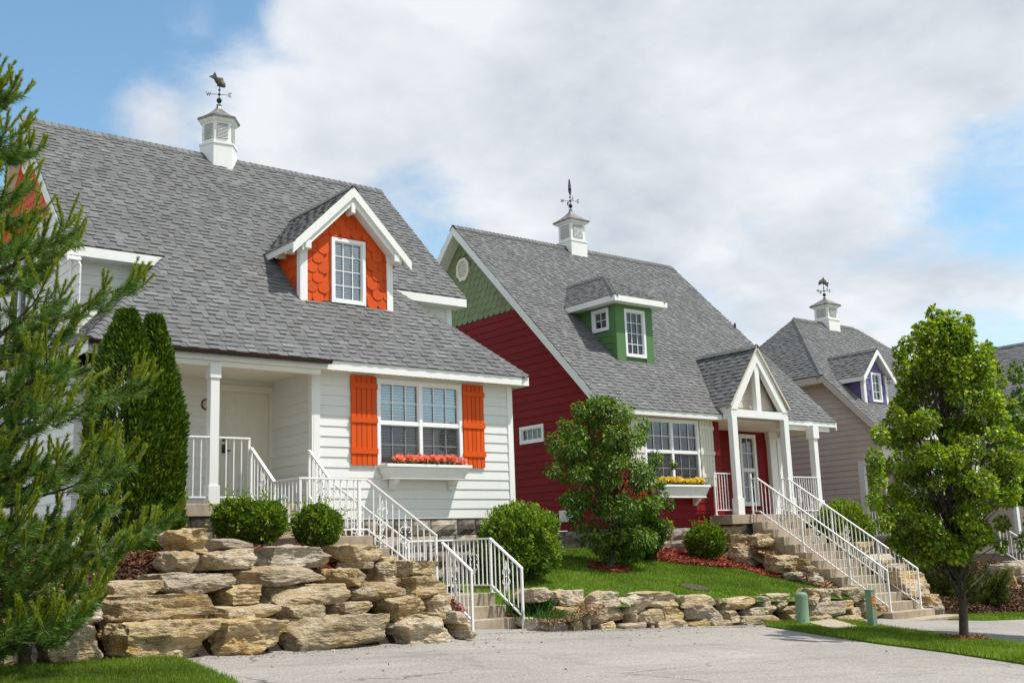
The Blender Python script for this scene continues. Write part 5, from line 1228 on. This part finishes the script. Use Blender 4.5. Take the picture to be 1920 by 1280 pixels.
# pine on the left: whorled branches, needle shoots with pale upright candles
def pine():
    rng = np.random.default_rng(21); g0 = onG(-135, 1262); base = np.array([g0[0], g0[1], gz(g0[0], g0[1])]); H = 6.3
    t = thing('pine_tree', tuple(base), 'big white pine with long needles filling the left edge', 'tree')
    tr = MB(); tr.tube([base+np.array([.0, 0, -.2]), base+np.array([.03, .02, 1.5]), base+np.array([-.02, .03, 3.5]), base+np.array([.03, 0, 5.0]), base+np.array([0, 0, H])], [.12, .105, .075, .045, .01], 9); tr.build('trunk', 'bark', t)
    shoots = []; br = MB()
    z = .22; k = 0
    while z < H-.2:
        nb = 8 if z < 2.3 else 6 if z < 3.3 else 4; Lm = float(np.interp(z, [0, .5, 1.0, 1.9, 2.6, 3.4, 4.2, 5.0, 5.7, 6.3], [1.5, 2.0, 2.2, 2.05, 1.75, 1.7, 1.45, .85, .55, .2])); a0 = rng.uniform(0, 2*PI)
        for i in range(nb):
            a = a0+2*PI*i/nb+rng.normal(scale=.18); L = Lm*rng.uniform(.66, 1.04); el = rng.uniform(.05, .32)+.10*(z/H)
            d = np.array([math.cos(a)*math.cos(el), math.sin(a)*math.cos(el), math.sin(el)]); p0 = base+np.array([0, 0, z+rng.normal(scale=.06)]); q = p0+d*L
            n = 7; pts = [p0+(q-p0)*j/n+np.array([0, 0, -.10*L*math.sin(PI*j/n)*.6+.12*L*(j/n)**2*.5])+rng.normal(scale=.012, size=3) for j in range(n+1)]
            br.tube(pts, [.022*(1-j/n)+.005 for j in range(n+1)], 5)
            shoots.append((pts[-1], unit((pts[-1]-pts[-2])[None])[0]*.8+np.array([0, 0, .35]), 1.))
            s = .25
            while s < .97:
                j = s*n; ii = int(j); p = pts[ii]+(pts[min(n, ii+1)]-pts[ii])*(j-ii)
                for sd in (-1, 1):
                    sa = a+sd*rng.uniform(.5, .95); sl = (1-s*.6)*L*.34*rng.uniform(.6, 1.2)+.10; e2 = rng.uniform(.0, .5)
                    dd = np.array([math.cos(sa)*math.cos(e2), math.sin(sa)*math.cos(e2), math.sin(e2)]); q2 = p+dd*sl
                    br.tube([p, p+dd*sl*.5-np.array([0, 0, .015]), q2], [.009, .006, .004], 4)
                    shoots.append((q2, dd+np.array([0, 0, .35]), .95))
                    if sl > .26:
                        for f_ in (.35, .65):
                            m_ = p+dd*sl*f_; sb = sa+sd*rng.uniform(-1.2, 1.2); d3 = np.array([math.cos(sb)*.8, math.sin(sb)*.8, rng.uniform(.1, .6)]); l3_ = rng.uniform(.10, .2)
                            br.tube([m_, m_+d3*l3_], [.006, .004], 3); shoots.append((m_+d3*l3_, d3+np.array([0, 0, .2]), .8))
                s += rng.uniform(.13, .2)
        z += rng.uniform(.27, .38)*(1. if z < 3.0 else 1.35); k += 1
    br.build('branches', 'bark', t)
    Cs, Ds, Ls, cs = [], [], [], []
    cand = MB()
    for (p, d, sc) in shoots:
        d = d/np.linalg.norm(d); m_ = int(105*sc); u = rng.random(m_)[:, None]; P = p-d*.24*u*sc; rnd = rng.normal(size=(m_, 3)); perp = unit(rnd-(rnd@d)[:, None]*d)
        D = unit(d*.75+perp*.75+np.array([0, 0, -.12])); Cs.append(P); Ds.append(D); Ls.append(np.full(m_, .105)*rng.uniform(.75, 1.15, m_)); cs.append(colours(m_, (.075, .16, .03), (.17, .275, .05), rng))
        nc = rng.integers(2, 5) if sc > .97 else rng.integers(0, 4) if sc > .9 else rng.integers(0, 2)
        for c_ in range(nc):
            cd = d*.6+np.array([rng.normal(scale=.32), rng.normal(scale=.32), .8]); cd /= np.linalg.norm(cd); cl = rng.uniform(.12, .30)*(1.35 if sc > .97 else .95)
            cand.tube([p, p+cd*cl], [.006, .003], 3); mc = int(150*cl/.2); u = rng.random(mc)[:, None]; P = p+cd*cl*(.12+.88*u); rnd = rng.normal(size=(mc, 3)); perp = unit(rnd-(rnd@cd)[:, None]*cd)
            Cs.append(P); Ds.append(unit(cd*1.0+perp*.6)); Ls.append(np.full(mc, .055)*rng.uniform(.6, 1.1, mc)); cs.append(colours(mc, (.17, .24, .02), (.32, .37, .04), rng))
    C = np.concatenate(Cs); D = np.concatenate(Ds); L = np.concatenate(Ls); n = len(C); N = unit(rng.normal(size=(n, 3))); S = unit(np.cross(D, N)); w = .0045
    V = np.empty((n, 3, 3)); V[:, 0] = C-S*w; V[:, 1] = C+S*w; V[:, 2] = C+D*L[:, None]+np.array([0, 0, -.008])
    foliage('needles', (V.reshape(-1, 3), np.arange(n*3).reshape(-1, 3), np.repeat(np.concatenate(cs), 3, axis=0)), 'needle', t)
    cand.build('candles', 'bark', t)
    return n
pine()
# small drooping-leaved tree on the lawn
def lawn_hit(px, py, zf, y0=12, y1=22):
    best = None
    for Y in np.linspace(y0, y1, 400):
        p = onY(px, py, Y); e = abs(p[2]-zf(p[0], p[1]))
        if best is None or e < best[0]: best = (e, p)
    return best[1]
def crown_clumps(rng, prof, Y, n, rc, cx_of=None, jit=.25, tops=()):
    """prof: (photo y, centre x, half width px) rows of the crown outline at depth Y"""
    ys = [p[0] for p in prof]; out = []
    for i in range(n):
        y = ys[0]+(ys[-1]-ys[0])*rng.random(); cx = np.interp(y, ys, [p[1] for p in prof]); hw_ = np.interp(y, ys, [p[2] for p in prof]); a = rng.uniform(0, 2*PI); q = rng.random()**.42
        c = onY(cx, y, Y); mpp = float(np.dot(c, CF))/FPX; r_ = hw_*mpp*q*.93
        P = c+np.array([math.cos(a)*r_, math.sin(a)*r_, 0]); k = rc*rng.uniform(.65, 1.3); out.append((P, (k, k, k*.8), (k/rc)**1.6))
    for (x, y, r_) in tops:
        c = onY(x, y, Y); k = rc*r_; out.append((c, (k*.8, k*.8, k), 1.*r_))
    return out
def broadleaf(label, cat_name, base, trunk, prof, Y, nclump, rc, per, leaf, W, lo, hi, bright, nb, seed, droop, tops=(), name='tree', r0=.06, limbs_from=.3, extra=None):
    rng = np.random.default_rng(seed); t = thing(name, tuple(base), label, 'tree'); tr = MB(); tp = [Vector(p) for p in trunk]
    tr.tube(tp, [r0*(1-.75*i/(len(tp)-1)) for i in range(len(tp))], 9); tr.tube([tp[0]-Vector((0, 0, .12)), tp[0]+Vector((0, 0, .10))], [r0*1.6, r0*1.02], 9); tr.build('trunk', 'bark', t)
    cl = crown_clumps(rng, prof, Y, nclump, rc, tops=tops)
    lm = MB(); z0, z1 = tp[0].z, tp[-1].z
    for (c, r_, k) in cl:
        if rng.random() < .55:
            zz = z0+(c[2]-z0)*rng.uniform(.35, .7); zz = min(zz, z1); f_ = np.interp(zz, [p.z for p in tp], range(len(tp))); i = int(min(f_, len(tp)-2)); p = tp[i]+(tp[i+1]-tp[i])*(f_-i)
            pts, rr_ = limb(p, c, .018, .005, rng); lm.tube(pts, rr_, 5, False)
    lm.build('limbs', 'bark', t)
    foliage('crown', clump_leaves(rng, cl, per, leaf, W, lo, hi, droop, bright, nb, shell=.25), 'leaf', t)
    return t
tb = lawn_hit(1142, 1066, lawn_z); TYd = float(tb[1])
trk = [tuple(tb), tuple(onY(1152, 1035, TYd)), tuple(onY(1166, 1005, TYd)), tuple(onY(1160, 940, TYd)), tuple(onY(1150, 860, TYd)), tuple(onY(1138, 790, TYd))]
broadleaf('small leafy tree with dark drooping leaves on the lawn before the red house', 'tree', tb, trk,
          [(752, 1135, 16), (775, 1130, 50), (800, 1135, 82), (850, 1132, 98), (900, 1135, 92), (950, 1150, 88), (985, 1158, 92), (1020, 1165, 62), (1040, 1170, 30)], TYd, 110, .235, 210, .085, .48,
          (.035, .085, .008), (.11, .20, .02), (.27, .38, .06), .2, 31, .75, tops=((1040, 828, 1), (1060, 800, .9), (1085, 768, .9), (1112, 757, .8), (1140, 758, .8), (1175, 775, .9), (1205, 795, .9), (1035, 880, .8), (1240, 930, .9), (1255, 945, .6), (1250, 985, .7), (1080, 950, 1), (1065, 935, .7), (1230, 860, .9), (1085, 985, .8), (1262, 870, .35), (1240, 905, .5)), name='small_tree', r0=.075)
mb_ = onG(1808, 1202); MY = float(mb_[1])
mtr = [tuple(mb_), tuple(onY(1806, 1130, MY)), tuple(onY(1795, 1075, MY)), tuple(onY(1790, 1000, MY)), tuple(onY(1775, 850, MY)), tuple(onY(1760, 700, MY)), tuple(onY(1755, 620, MY))]
broadleaf('young maple with bright green leaves in the grass strip', 'tree', mb_, mtr,
          [(600, 1755, 18), (640, 1762, 62), (700, 1775, 92), (760, 1778, 114), (820, 1774, 138), (880, 1772, 150), (940, 1772, 146), (990, 1770, 112), (1025, 1768, 72), (1045, 1770, 30)], MY, 205, .20, 230, .074, .78,
          (.06, .13, .008), (.20, .31, .018), (.38, .46, .035), .22, 41, .25, tops=((1752, 590, .8), (1748, 615, .9), (1816, 602, .55), (1812, 625, .8), (1730, 640, .9), (1700, 645, .7), (1705, 670, .9), (1685, 660, .6), (1790, 640, 1), (1852, 655, .7), (1848, 680, .9), (1868, 690, .6), (1690, 690, .8), (1865, 745, .8), (1640, 860, .9), (1645, 900, .9), (1650, 815, .8), (1680, 780, .9), (1900, 860, .9), (1895, 920, .9), (1640, 940, .7), (1660, 980, .8), (1880, 980, .8), (1875, 1020, .7)), name='maple_tree', r0=.085)
m2 = onG(2010, 1230); m2Y = float(m2[1])+1.5; m2 = np.array([onY(2010, 1200, m2Y)[0], m2Y, gz(onY(2010, 1200, m2Y)[0], m2Y)])
broadleaf('second maple at the right edge, only its left leaves in view', 'tree', m2, [tuple(m2), tuple(onY(2005, 1060, m2Y)), tuple(onY(2000, 900, m2Y)), tuple(onY(1995, 700, m2Y))],
          [(640, 2000, 20), (700, 1995, 70), (800, 1995, 110), (900, 1990, 120), (1000, 1995, 100), (1050, 2000, 50)], m2Y, 90, .26, 230, .078, .78, (.04, .10, .008), (.11, .21, .014), (.24, .36, .03), .12, 43, .25, tops=((1905, 700, .7), (1895, 780, .7), (1910, 745, .6), (1890, 840, .7)), name='maple_tree', r0=.08)
# lilyturf clump beside the stairs
def turf_clump(label, px, py, Y, n, h, seed):
    rng = np.random.default_rng(seed); c = onY(px, py, Y); t = thing('lilyturf', (c[0], c[1], c[2]), label, 'plant')
    P = c+np.stack([rng.normal(scale=.20, size=n), rng.normal(scale=.2, size=n), np.zeros(n)], 1); a = rng.uniform(0, 2*PI, n); D = unit(np.stack([np.cos(a)*.6, np.sin(a)*.6, np.full(n, 1.)], 1)); N = unit(rng.normal(size=(n, 3))); L = h*rng.uniform(.6, 1.2, n)
    foliage('leaves', leaf_arrays(P, D, N, L, L*.07, colours(n, (.03, .09, .01), (.08, .17, .02), rng)), 'leaf', t)
turf_clump('tuft of grassy lilyturf right of the lowest stairs', 1000, 1150, 15.2, 900, .32, 51)
turf_clump('small tuft of grassy leaves between the lower stones beside the stairs', 1028, 1160, 14.6, 350, .18, 52)

# ------------------------------------------------------------------ grass blades and mulch chips
def inpoly(x, y, P):
    x = np.asarray(x); y = np.asarray(y); ins = np.zeros(len(x), bool); n = len(P)
    for i in range(n):
        (x0, y0), (x1, y1) = P[i], P[(i+1) % n]; c = ((y0 > y) != (y1 > y)) & (x < (x1-x0)*(y-y0)/(y1-y0+1e-12)+x0); ins ^= c
    return ins
def blades(name, label, X, Y, Z, h, w, seed, lo=(.08, .155, .010), hi=(.20, .31, .03)):
    rng = np.random.default_rng(seed); n = len(X); C = np.stack([X, Y, Z], 1); a = rng.uniform(0, 2*PI, n); lean = rng.uniform(.1, .7, n); D = unit(np.stack([np.cos(a)*lean, np.sin(a)*lean, np.ones(n)], 1)); S = np.stack([-np.sin(a), np.cos(a), np.zeros(n)], 1); hh = (h*rng.uniform(.5, 1.25, n))[:, None]
    V = np.empty((n, 3, 3)); V[:, 0] = C-S*w; V[:, 1] = C+S*w; V[:, 2] = C+D*hh
    patch = np.array([noise.noise(Vector((x*1.4, y*1.4, 5.))) for x, y in zip(X[::1], Y[::1])])[:, None]
    p2 = np.array([noise.noise(Vector((x*.45, y*.6, 9.))) for x, y in zip(X, Y)])[:, None]
    col = colours(n, lo, hi, rng, (.30, .29, .09), .09)*(1+.34*patch+.40*p2)
    o = link(name, npmesh(V.reshape(-1, 3), np.arange(n*3).reshape(-1, 3), np.repeat(col, 3, axis=0)), 'blade'); tag(o, label, 'grass', None, 'stuff')
rng = np.random.default_rng(61)
BED = [(18.9, 19.7), (18.3, 18.9), (18.55, 18.4), (19.2, 18.0), (20.2, 17.75), (21.4, 17.85), (22.1, 17.75), (22.95, 17.3), (23, 19.7)]
n = 150000; X = rng.uniform(12.3, 22.9, n); Y = rng.uniform(13.9, 22.5, n); wf = np.interp(X, [11.9, 12.6, 14.1, 16.1, 17.8, 20.5, 23.2], [14.75, 14.55, 14.50, 14.62, 14.62, 14.75, 15.4])
ring = np.hypot(X-tb[0], Y-tb[1]) > .42
k_ = (Y > wf+.16) & ~((X > 18.75) & (Y > 19.7)) & ring & ~inpoly(X, Y, BED); X, Y = X[k_], Y[k_]
blades('grass_blades', 'short green grass covering the raised lawn of the red house', X, Y, np.array([lawn_z(x, y) for x, y in zip(X, Y)])-.005, .065, .007, 62)
def strip_blades(label, P, n, seed, h=.06, w=.006, ok=None):
    xs = [p[0] for p in P]; ys = [p[1] for p in P]; r2 = np.random.default_rng(seed); X = r2.uniform(min(xs), max(xs), n); Y = r2.uniform(min(ys), max(ys), n); k_ = inpoly(X+r2.normal(scale=.05, size=n), Y+r2.normal(scale=.05, size=n), P)
    if ok is not None: k_ &= ok(X, Y)
    X, Y = X[k_], Y[k_]; blades('grass_blades', label, X, Y, np.array([gz(x, y) for x, y in zip(X, Y)])+.028, h, w, seed+1)
PADP = [onG(*p)[:2] for p in ((1508, 1171), (1560, 1165), (1612, 1179), (1562, 1186))]
strip_blades('short grass growing on the strip around the maple and the utility posts', STRIP, 160000, 71, .075, .006, lambda X, Y: ~inpoly(X, Y, PADP) & (np.hypot(X-mb_[0], Y-mb_[1]) > .38))
strip_blades('short grass growing at the foot of the boulder wall', CORNER, 260000, 73, .06, .004, lambda X, Y: Y > 9.0)
strip_blades('short grass before the boulders of the tan house', FARG, 40000, 75, .07, .008)
def chips(name, label, X, Y, Z, lo, hi, size, seed):
    r2 = np.random.default_rng(seed); n = len(X); C = np.stack([X, Y, Z], 1); D = unit(np.stack([r2.normal(size=n), r2.normal(size=n), r2.normal(scale=.35, size=n)], 1)); N = unit(np.stack([r2.normal(scale=.5, size=n), r2.normal(scale=.5, size=n), np.ones(n)], 1)); L = size*r2.uniform(.5, 1.4, n)
    V, F, Cc = leaf_arrays(C, D, N, L, L*.42, colours(n, lo, hi, r2), .06); o = link(name, npmesh(V, F, Cc), 'chips'); tag(o, label, 'mulch', None, 'stuff')
RED = ((.14, .032, .02), (.46, .12, .075)); TANC = ((.22, .12, .055), (.55, .38, .22))
bedm = MB(); bv = []
X = rng.uniform(18.2, 23, 80000); Y = rng.uniform(17.0, 19.7, 80000); k_ = inpoly(X, Y, BED); X, Y = X[k_], Y[k_]
chips('red_mulch', 'red wood mulch around the boxwood before the red house', X, Y, np.array([lawn_z(x, y) for x, y in zip(X, Y)])+.035+.05*rng.random(len(X)), *RED, .07, 81)
fx = [Vector((p[0], p[1], lawn_z(*p)+.045)) for p in BED]; NB = 44
V = []; F = []
gx = np.linspace(18.2, 23, NB); gy_ = np.linspace(17.1, 19.7, NB)
for y in gy_:
    for x in gx: V.append((x, y, lawn_z(x, y)+.035))
for j in range(NB-1):
    for i in range(NB-1):
        if inpoly([(gx[i]+gx[i+1])/2], [(gy_[j]+gy_[j+1])/2], BED)[0]: F.append((j*NB+i, j*NB+i+1, (j+1)*NB+i+1, (j+1)*NB+i))
tag(MB().add(V, F).build('mulch_bed', 'red_mulch'), 'red mulch bed along the front of the red house', 'mulch bed', None, 'structure')
a = rng.uniform(0, 2*PI, 3500); r_ = .48*np.sqrt(rng.random(3500)); X = tb[0]+r_*np.cos(a); Y = tb[1]+r_*np.sin(a)
chips('red_mulch', 'ring of red mulch round the small lawn tree', X, Y, np.array([lawn_z(x, y) for x, y in zip(X, Y)])+.02+.04*rng.random(3500), *RED, .06, 82)
a = rng.uniform(0, 2*PI, 3500); r_ = .42*np.sqrt(rng.random(3500)); X = mb_[0]+r_*np.cos(a); Y = mb_[1]+r_*np.sin(a)
chips('red_mulch', 'ring of reddish mulch round the maple trunk', X, Y, np.array([gz(x, y) for x, y in zip(X, Y)])+.035+.05*rng.random(3500), (.10, .04, .02), (.34, .14, .08), .06, 83)
X = rng.uniform(6.6, 10.7, 40000); Y = rng.uniform(13.2, 16.5, 40000); y0_ = 12.0+.23*(X-3.5); k_ = (Y > y0_+1.0) & ~((X > 8.15) & (Y > 15.5)); X, Y = X[k_], Y[k_]
chips('red_mulch', 'red mulch under the boxwoods above the boulder wall', X, Y, np.array([terrace_z(x, y) for x, y in zip(X, Y)])+.01+.05*rng.random(len(X)), *RED, .06, 84)
X = rng.uniform(-1, 6.6, 60000); Y = rng.uniform(12.6, 17.0, 60000); k_ = Y > 12.0+.23*(X-3.5)+1.0; X, Y = X[k_], Y[k_]
chips('bark_mulch', 'brown bark mulch under the arborvitae and pine', X, Y, np.array([terrace_z(x, y) for x, y in zip(X, Y)])+.01+.05*rng.random(len(X)), (.05, .022, .012), (.24, .10, .05), .06, 88)
X = rng.uniform(25.6, 36, 60000); Y = rng.uniform(15.4, 19.5, 60000)
chips('bark_mulch', 'dark bark mulch on the bank between the red and tan houses', X, Y, np.array([right_z(x, y) for x, y in zip(X, Y)])+.01+.05*rng.random(len(X)), (.04, .024, .014), (.20, .11, .06), .09, 89)
X = rng.uniform(12.1, 13.4, 5000); Y = rng.uniform(14.3, 15.8, 5000)
chips('wood_chips', 'tan wood chips beside the lowest white stairs', X, Y, np.array([lawn_z(x, y) for x, y in zip(X, Y)])+.02+.03*rng.random(5000), *TANC, .07, 85)
X = rng.uniform(22.5, 23.15, 6000); Y = rng.uniform(15.5, 18.8, 6000); Z = np.interp(Y, [15.5, 18.8], [-1.55, .1])
chips('wood_chips', 'tan wood chips between the stones and the long stairs', X, Y, Z+.04*rng.random(6000)-.1, *TANC, .08, 86)
X = rng.uniform(24.9, 25.6, 6000); Y = rng.uniform(15.4, 18.8, 6000); Z = np.interp(Y, [15.4, 18.8], [-1.6, .05])
chips('wood_chips', 'tan wood chips right of the long stairs', X, Y, Z+.04*rng.random(6000)-.08, *TANC, .08, 87)
for (xa, xb, lb) in ((22.45, 23.12, 'sloping soil left of the long stairs'), (24.9, 25.7, 'sloping soil right of the long stairs')):
    tag(MB().add([(xa, 15.3, -1.85), (xb, 15.3, -1.72), (xb, 18.9, .02), (xa, 18.9, -.2)], [(0, 1, 2, 3)]).build('soil_slope', 'wood_chip_ground'), lb, 'soil', None, 'structure')

# ================================================================== SMALL THINGS
def flower_box(label, Yw, x0, x1, ztop, zb, dep, lo, hi, cname, nclump, seed):
    t = thing('flower_box', ((x0+x1)/2, Yw-.15, zb), label, 'flower box'); f = FY(Yw-.03); m = MB()
    m.hexa([(x0+.11, Yw-dep+.09, zb), (x1-.11, Yw-dep+.09, zb), (x1-.11, Yw-.03, zb), (x0+.11, Yw-.03, zb), (x0+.02, Yw-dep+.01, ztop-.06), (x1-.02, Yw-dep+.01, ztop-.06), (x1-.02, Yw-.03, ztop-.06), (x0+.02, Yw-.03, ztop-.06)])
    m.build('box', 'white_paint', t, bevel=.006)
    MB().box((x0-.01, Yw-dep-.015, ztop-.058), (x1+.01, Yw-.03, ztop)).build('rim', 'white_paint', t, bevel=.008)
    MB().box((x0+.095, Yw-dep+.07, zb-.035), (x1-.095, Yw-.03, zb-.001)).build('plinth', 'white_paint', t, bevel=.006)
    for x in (x0+.24, x1-.34):
        b = Fr((x, 0, 0), (0, -1, 0), ZA, (1, 0, 0)); o = -(Yw-.03)
        MB().prism(b, [(o, zb-.036), (o, zb-.22), (o+.05, zb-.22), (o+.08, zb-.19), (o+.11, zb-.15), (o+.17, zb-.12), (o+.21, zb-.07), (o+.22, zb-.036)], 0, .11).build('bracket', 'white_paint', t)
    MB().box((x0+.05, Yw-dep+.03, ztop-.0), (x1-.05, Yw-.05, ztop+.006)).build('soil', 'soil', t)
    r2 = np.random.default_rng(seed); ords = ['leftmost', 'second', 'third', 'fourth', 'fifth', 'sixth', 'seventh', 'rightmost']
    for i in range(nclump):
        cx = x0+.16+(x1-x0-.32)*(i+.5)/nclump+r2.normal(scale=.02); cy = Yw-dep*.62; o = thing('flower_clump', (cx, cy, ztop), '%s clump of %s flowers in the window box of the %s house' % (('leftmost' if i == 0 else 'rightmost' if i == nclump-1 else ords[i]), cname, 'white' if cname == 'coral' else 'red'), 'flowers', '%s flowers in a window box' % cname)
        C, D, N, cs = [], [], [], []
        for b_ in range(5):
            bc = np.array([cx+r2.normal(scale=.085), cy+r2.normal(scale=.04), ztop+.085+r2.uniform(-.02, .05)]); n = 60; d = unit(r2.normal(size=(n, 3))+np.array([0, -.25, .55])); C.append(bc+d*.03); D.append(d); N.append(unit(r2.normal(size=(n, 3)))); cs.append(colours(n, lo, hi, r2))
        C = np.concatenate(C); n = len(C); L = .07*r2.uniform(.6, 1.2, n)
        foliage('petals', leaf_arrays(C, np.concatenate(D), np.concatenate(N), L, L*.5, np.concatenate(cs)), 'petal', o)
        n = 60; C = np.array([cx, cy, ztop+.01])+r2.normal(size=(n, 3))*np.array([.10, .05, .015]); D = unit(r2.normal(size=(n, 3))+np.array([0, -.3, .5])); L = .09*r2.uniform(.6, 1.2, n)
        foliage('leaves', leaf_arrays(C, D, unit(r2.normal(size=(n, 3))), L, L*.4, colours(n, (.03, .08, .01), (.08, .16, .02), r2)), 'leaf', o)
flower_box('white wooden window box with coral flowers under the window of the white house', 17.8, 10.97, 12.90, 1.67, 1.43, .38, (.84, .24, .13), (.93, .50, .36), 'coral', 6, 91)
flower_box('white wooden window box with yellow flowers under the window of the red house', 19.75, 20.15, 22.05, 1.50, 1.21, .38, (.80, .58, .04), (.90, .80, .25), 'yellow', 7, 92)
# utility posts
p = onY(1506, 1166, 14.05); p[2] = gz(p[0], p[1]); mpp = float(np.dot(p, CF))/FPX; r1 = .5*24*mpp; hgt = 62*mpp
t = thing('utility_pedestal', tuple(p), 'round-topped green plastic utility post in front of the low stone wall', 'utility post', 'green utility posts')
MB().lathe([(r1*1.06, -.05), (r1*1.06, .04), (r1, .05), (r1, hgt-.07), (r1*.97, hgt-.03), (r1*.82, hgt-.005), (r1*.5, hgt+.008), (.01, hgt+.01)], tuple(p), 24).build('housing', 'green_plastic', t, smooth=True)
MB().lathe([(.012, 0), (.012, .02)], (p[0]-r1*.75, p[1]-r1*.72, p[2]+.12), 8).build('latch', 'black_metal', t)
p = onG(1637, 1179); mpp = float(np.dot(p, CF))/FPX; s_ = .5*19/1.39*mpp; hgt = 72*mpp
t = thing('utility_pedestal', tuple(p), 'square green utility post with an orange sticker beside the long stairs', 'utility post', 'green utility posts')
MB().box((p[0]-s_, p[1]-s_, p[2]-.05), (p[0]+s_, p[1]+s_, p[2]+hgt-.02)).build('housing', 'green_plastic', t, bevel=.008)
MB().box((p[0]-s_*1.07, p[1]-s_*1.07, p[2]+hgt-.019), (p[0]+s_*1.07, p[1]+s_*1.07, p[2]+hgt+.012)).build('lid', 'green_plastic', t, bevel=.008)
sf_ = FY(p[1]-s_-.002); MB().fb(sf_, p[0]-s_*.55, p[0]+s_*.55, p[2]+hgt*.55, p[2]+hgt*.87, 0, .002).build('sticker', 'sticker', t)
for j, (b0, b1) in enumerate(((.57, .66), (.72, .76), (.80, .84))): MB().fb(sf_, p[0]-s_*.42, p[0]+s_*.42, p[2]+hgt*b0, p[2]+hgt*b1, .0025, .0035).build('sticker_print', 'sticker_red', t)
P4 = [onG(*q) for q in ((1512, 1172), (1562, 1166), (1608, 1179), (1562, 1185))]
m = MB(); m.add([(q[0], q[1], q[2]+.075) for q in P4]+[(q[0], q[1], q[2]-.05) for q in P4], [(0, 1, 2, 3), (0, 4, 5, 1), (1, 5, 6, 2), (2, 6, 7, 3), (3, 7, 4, 0)])
tag(m.build('concrete_pad', 'concrete', bevel=.01), 'flat concrete utility cover in the grass between the green posts', 'cover')
mh = lawn_hit(1328, 1112, lawn_z, 14.3, 16); hc = Vector((mh[0]+.1, mh[1]+.45, lawn_z(mh[0]+.1, mh[1]+.45)-.035))
t = thing('manhole_cover', tuple(hc), 'flat round dark access cover in the lawn behind the low wall', 'manhole cover')
def lawn_disc(r_, lift, n=28): 
    P = [(hc.x+r_*math.cos(2*PI*i/n), hc.y+r_*math.sin(2*PI*i/n)) for i in range(n)]; V = [(x, y, lawn_z(x, y)+lift) for x, y in P]+[(x, y, lawn_z(x, y)-.08) for x, y in P]
    return MB().add(V, [tuple(range(n))]+[(i, n+i, n+(i+1) % n, (i+1) % n) for i in range(n)])
lawn_disc(.31, .024).build('rim', 'dark_iron', t); lawn_disc(.28, .029).build('lid', 'manhole_lid', t)

# fallen leaves and grit on the driveway, thicker along the walls
r2 = np.random.default_rng(99); n = 130; X = r2.uniform(5, 22, n); yb_ = np.where(X < 10.6, 12.0+.23*(X-3.5), 14.4)-.15; Y = yb_-np.abs(r2.exponential(.9, n)); Z = np.array([gz(x, y) for x, y in zip(X, Y)])+.006
chips('leaf_litter', 'scattered brown leaves and bark bits lying on the driveway', X, Y, Z, (.10, .05, .02), (.34, .20, .09), .055, 100)
n = 2600; X = r2.uniform(4.5, 21, n); yb_ = np.where(X < 10.6, 12.0+.23*(X-3.5), 14.4)-.02; Y = yb_-np.abs(r2.exponential(.10, n)); Z = np.array([gz(x, y) for x, y in zip(X, Y)])+.004
chips('gravel', 'loose pale gravel gathered along the foot of the stone walls', X, Y, Z, (.18, .15, .12), (.5, .44, .37), .03, 101)
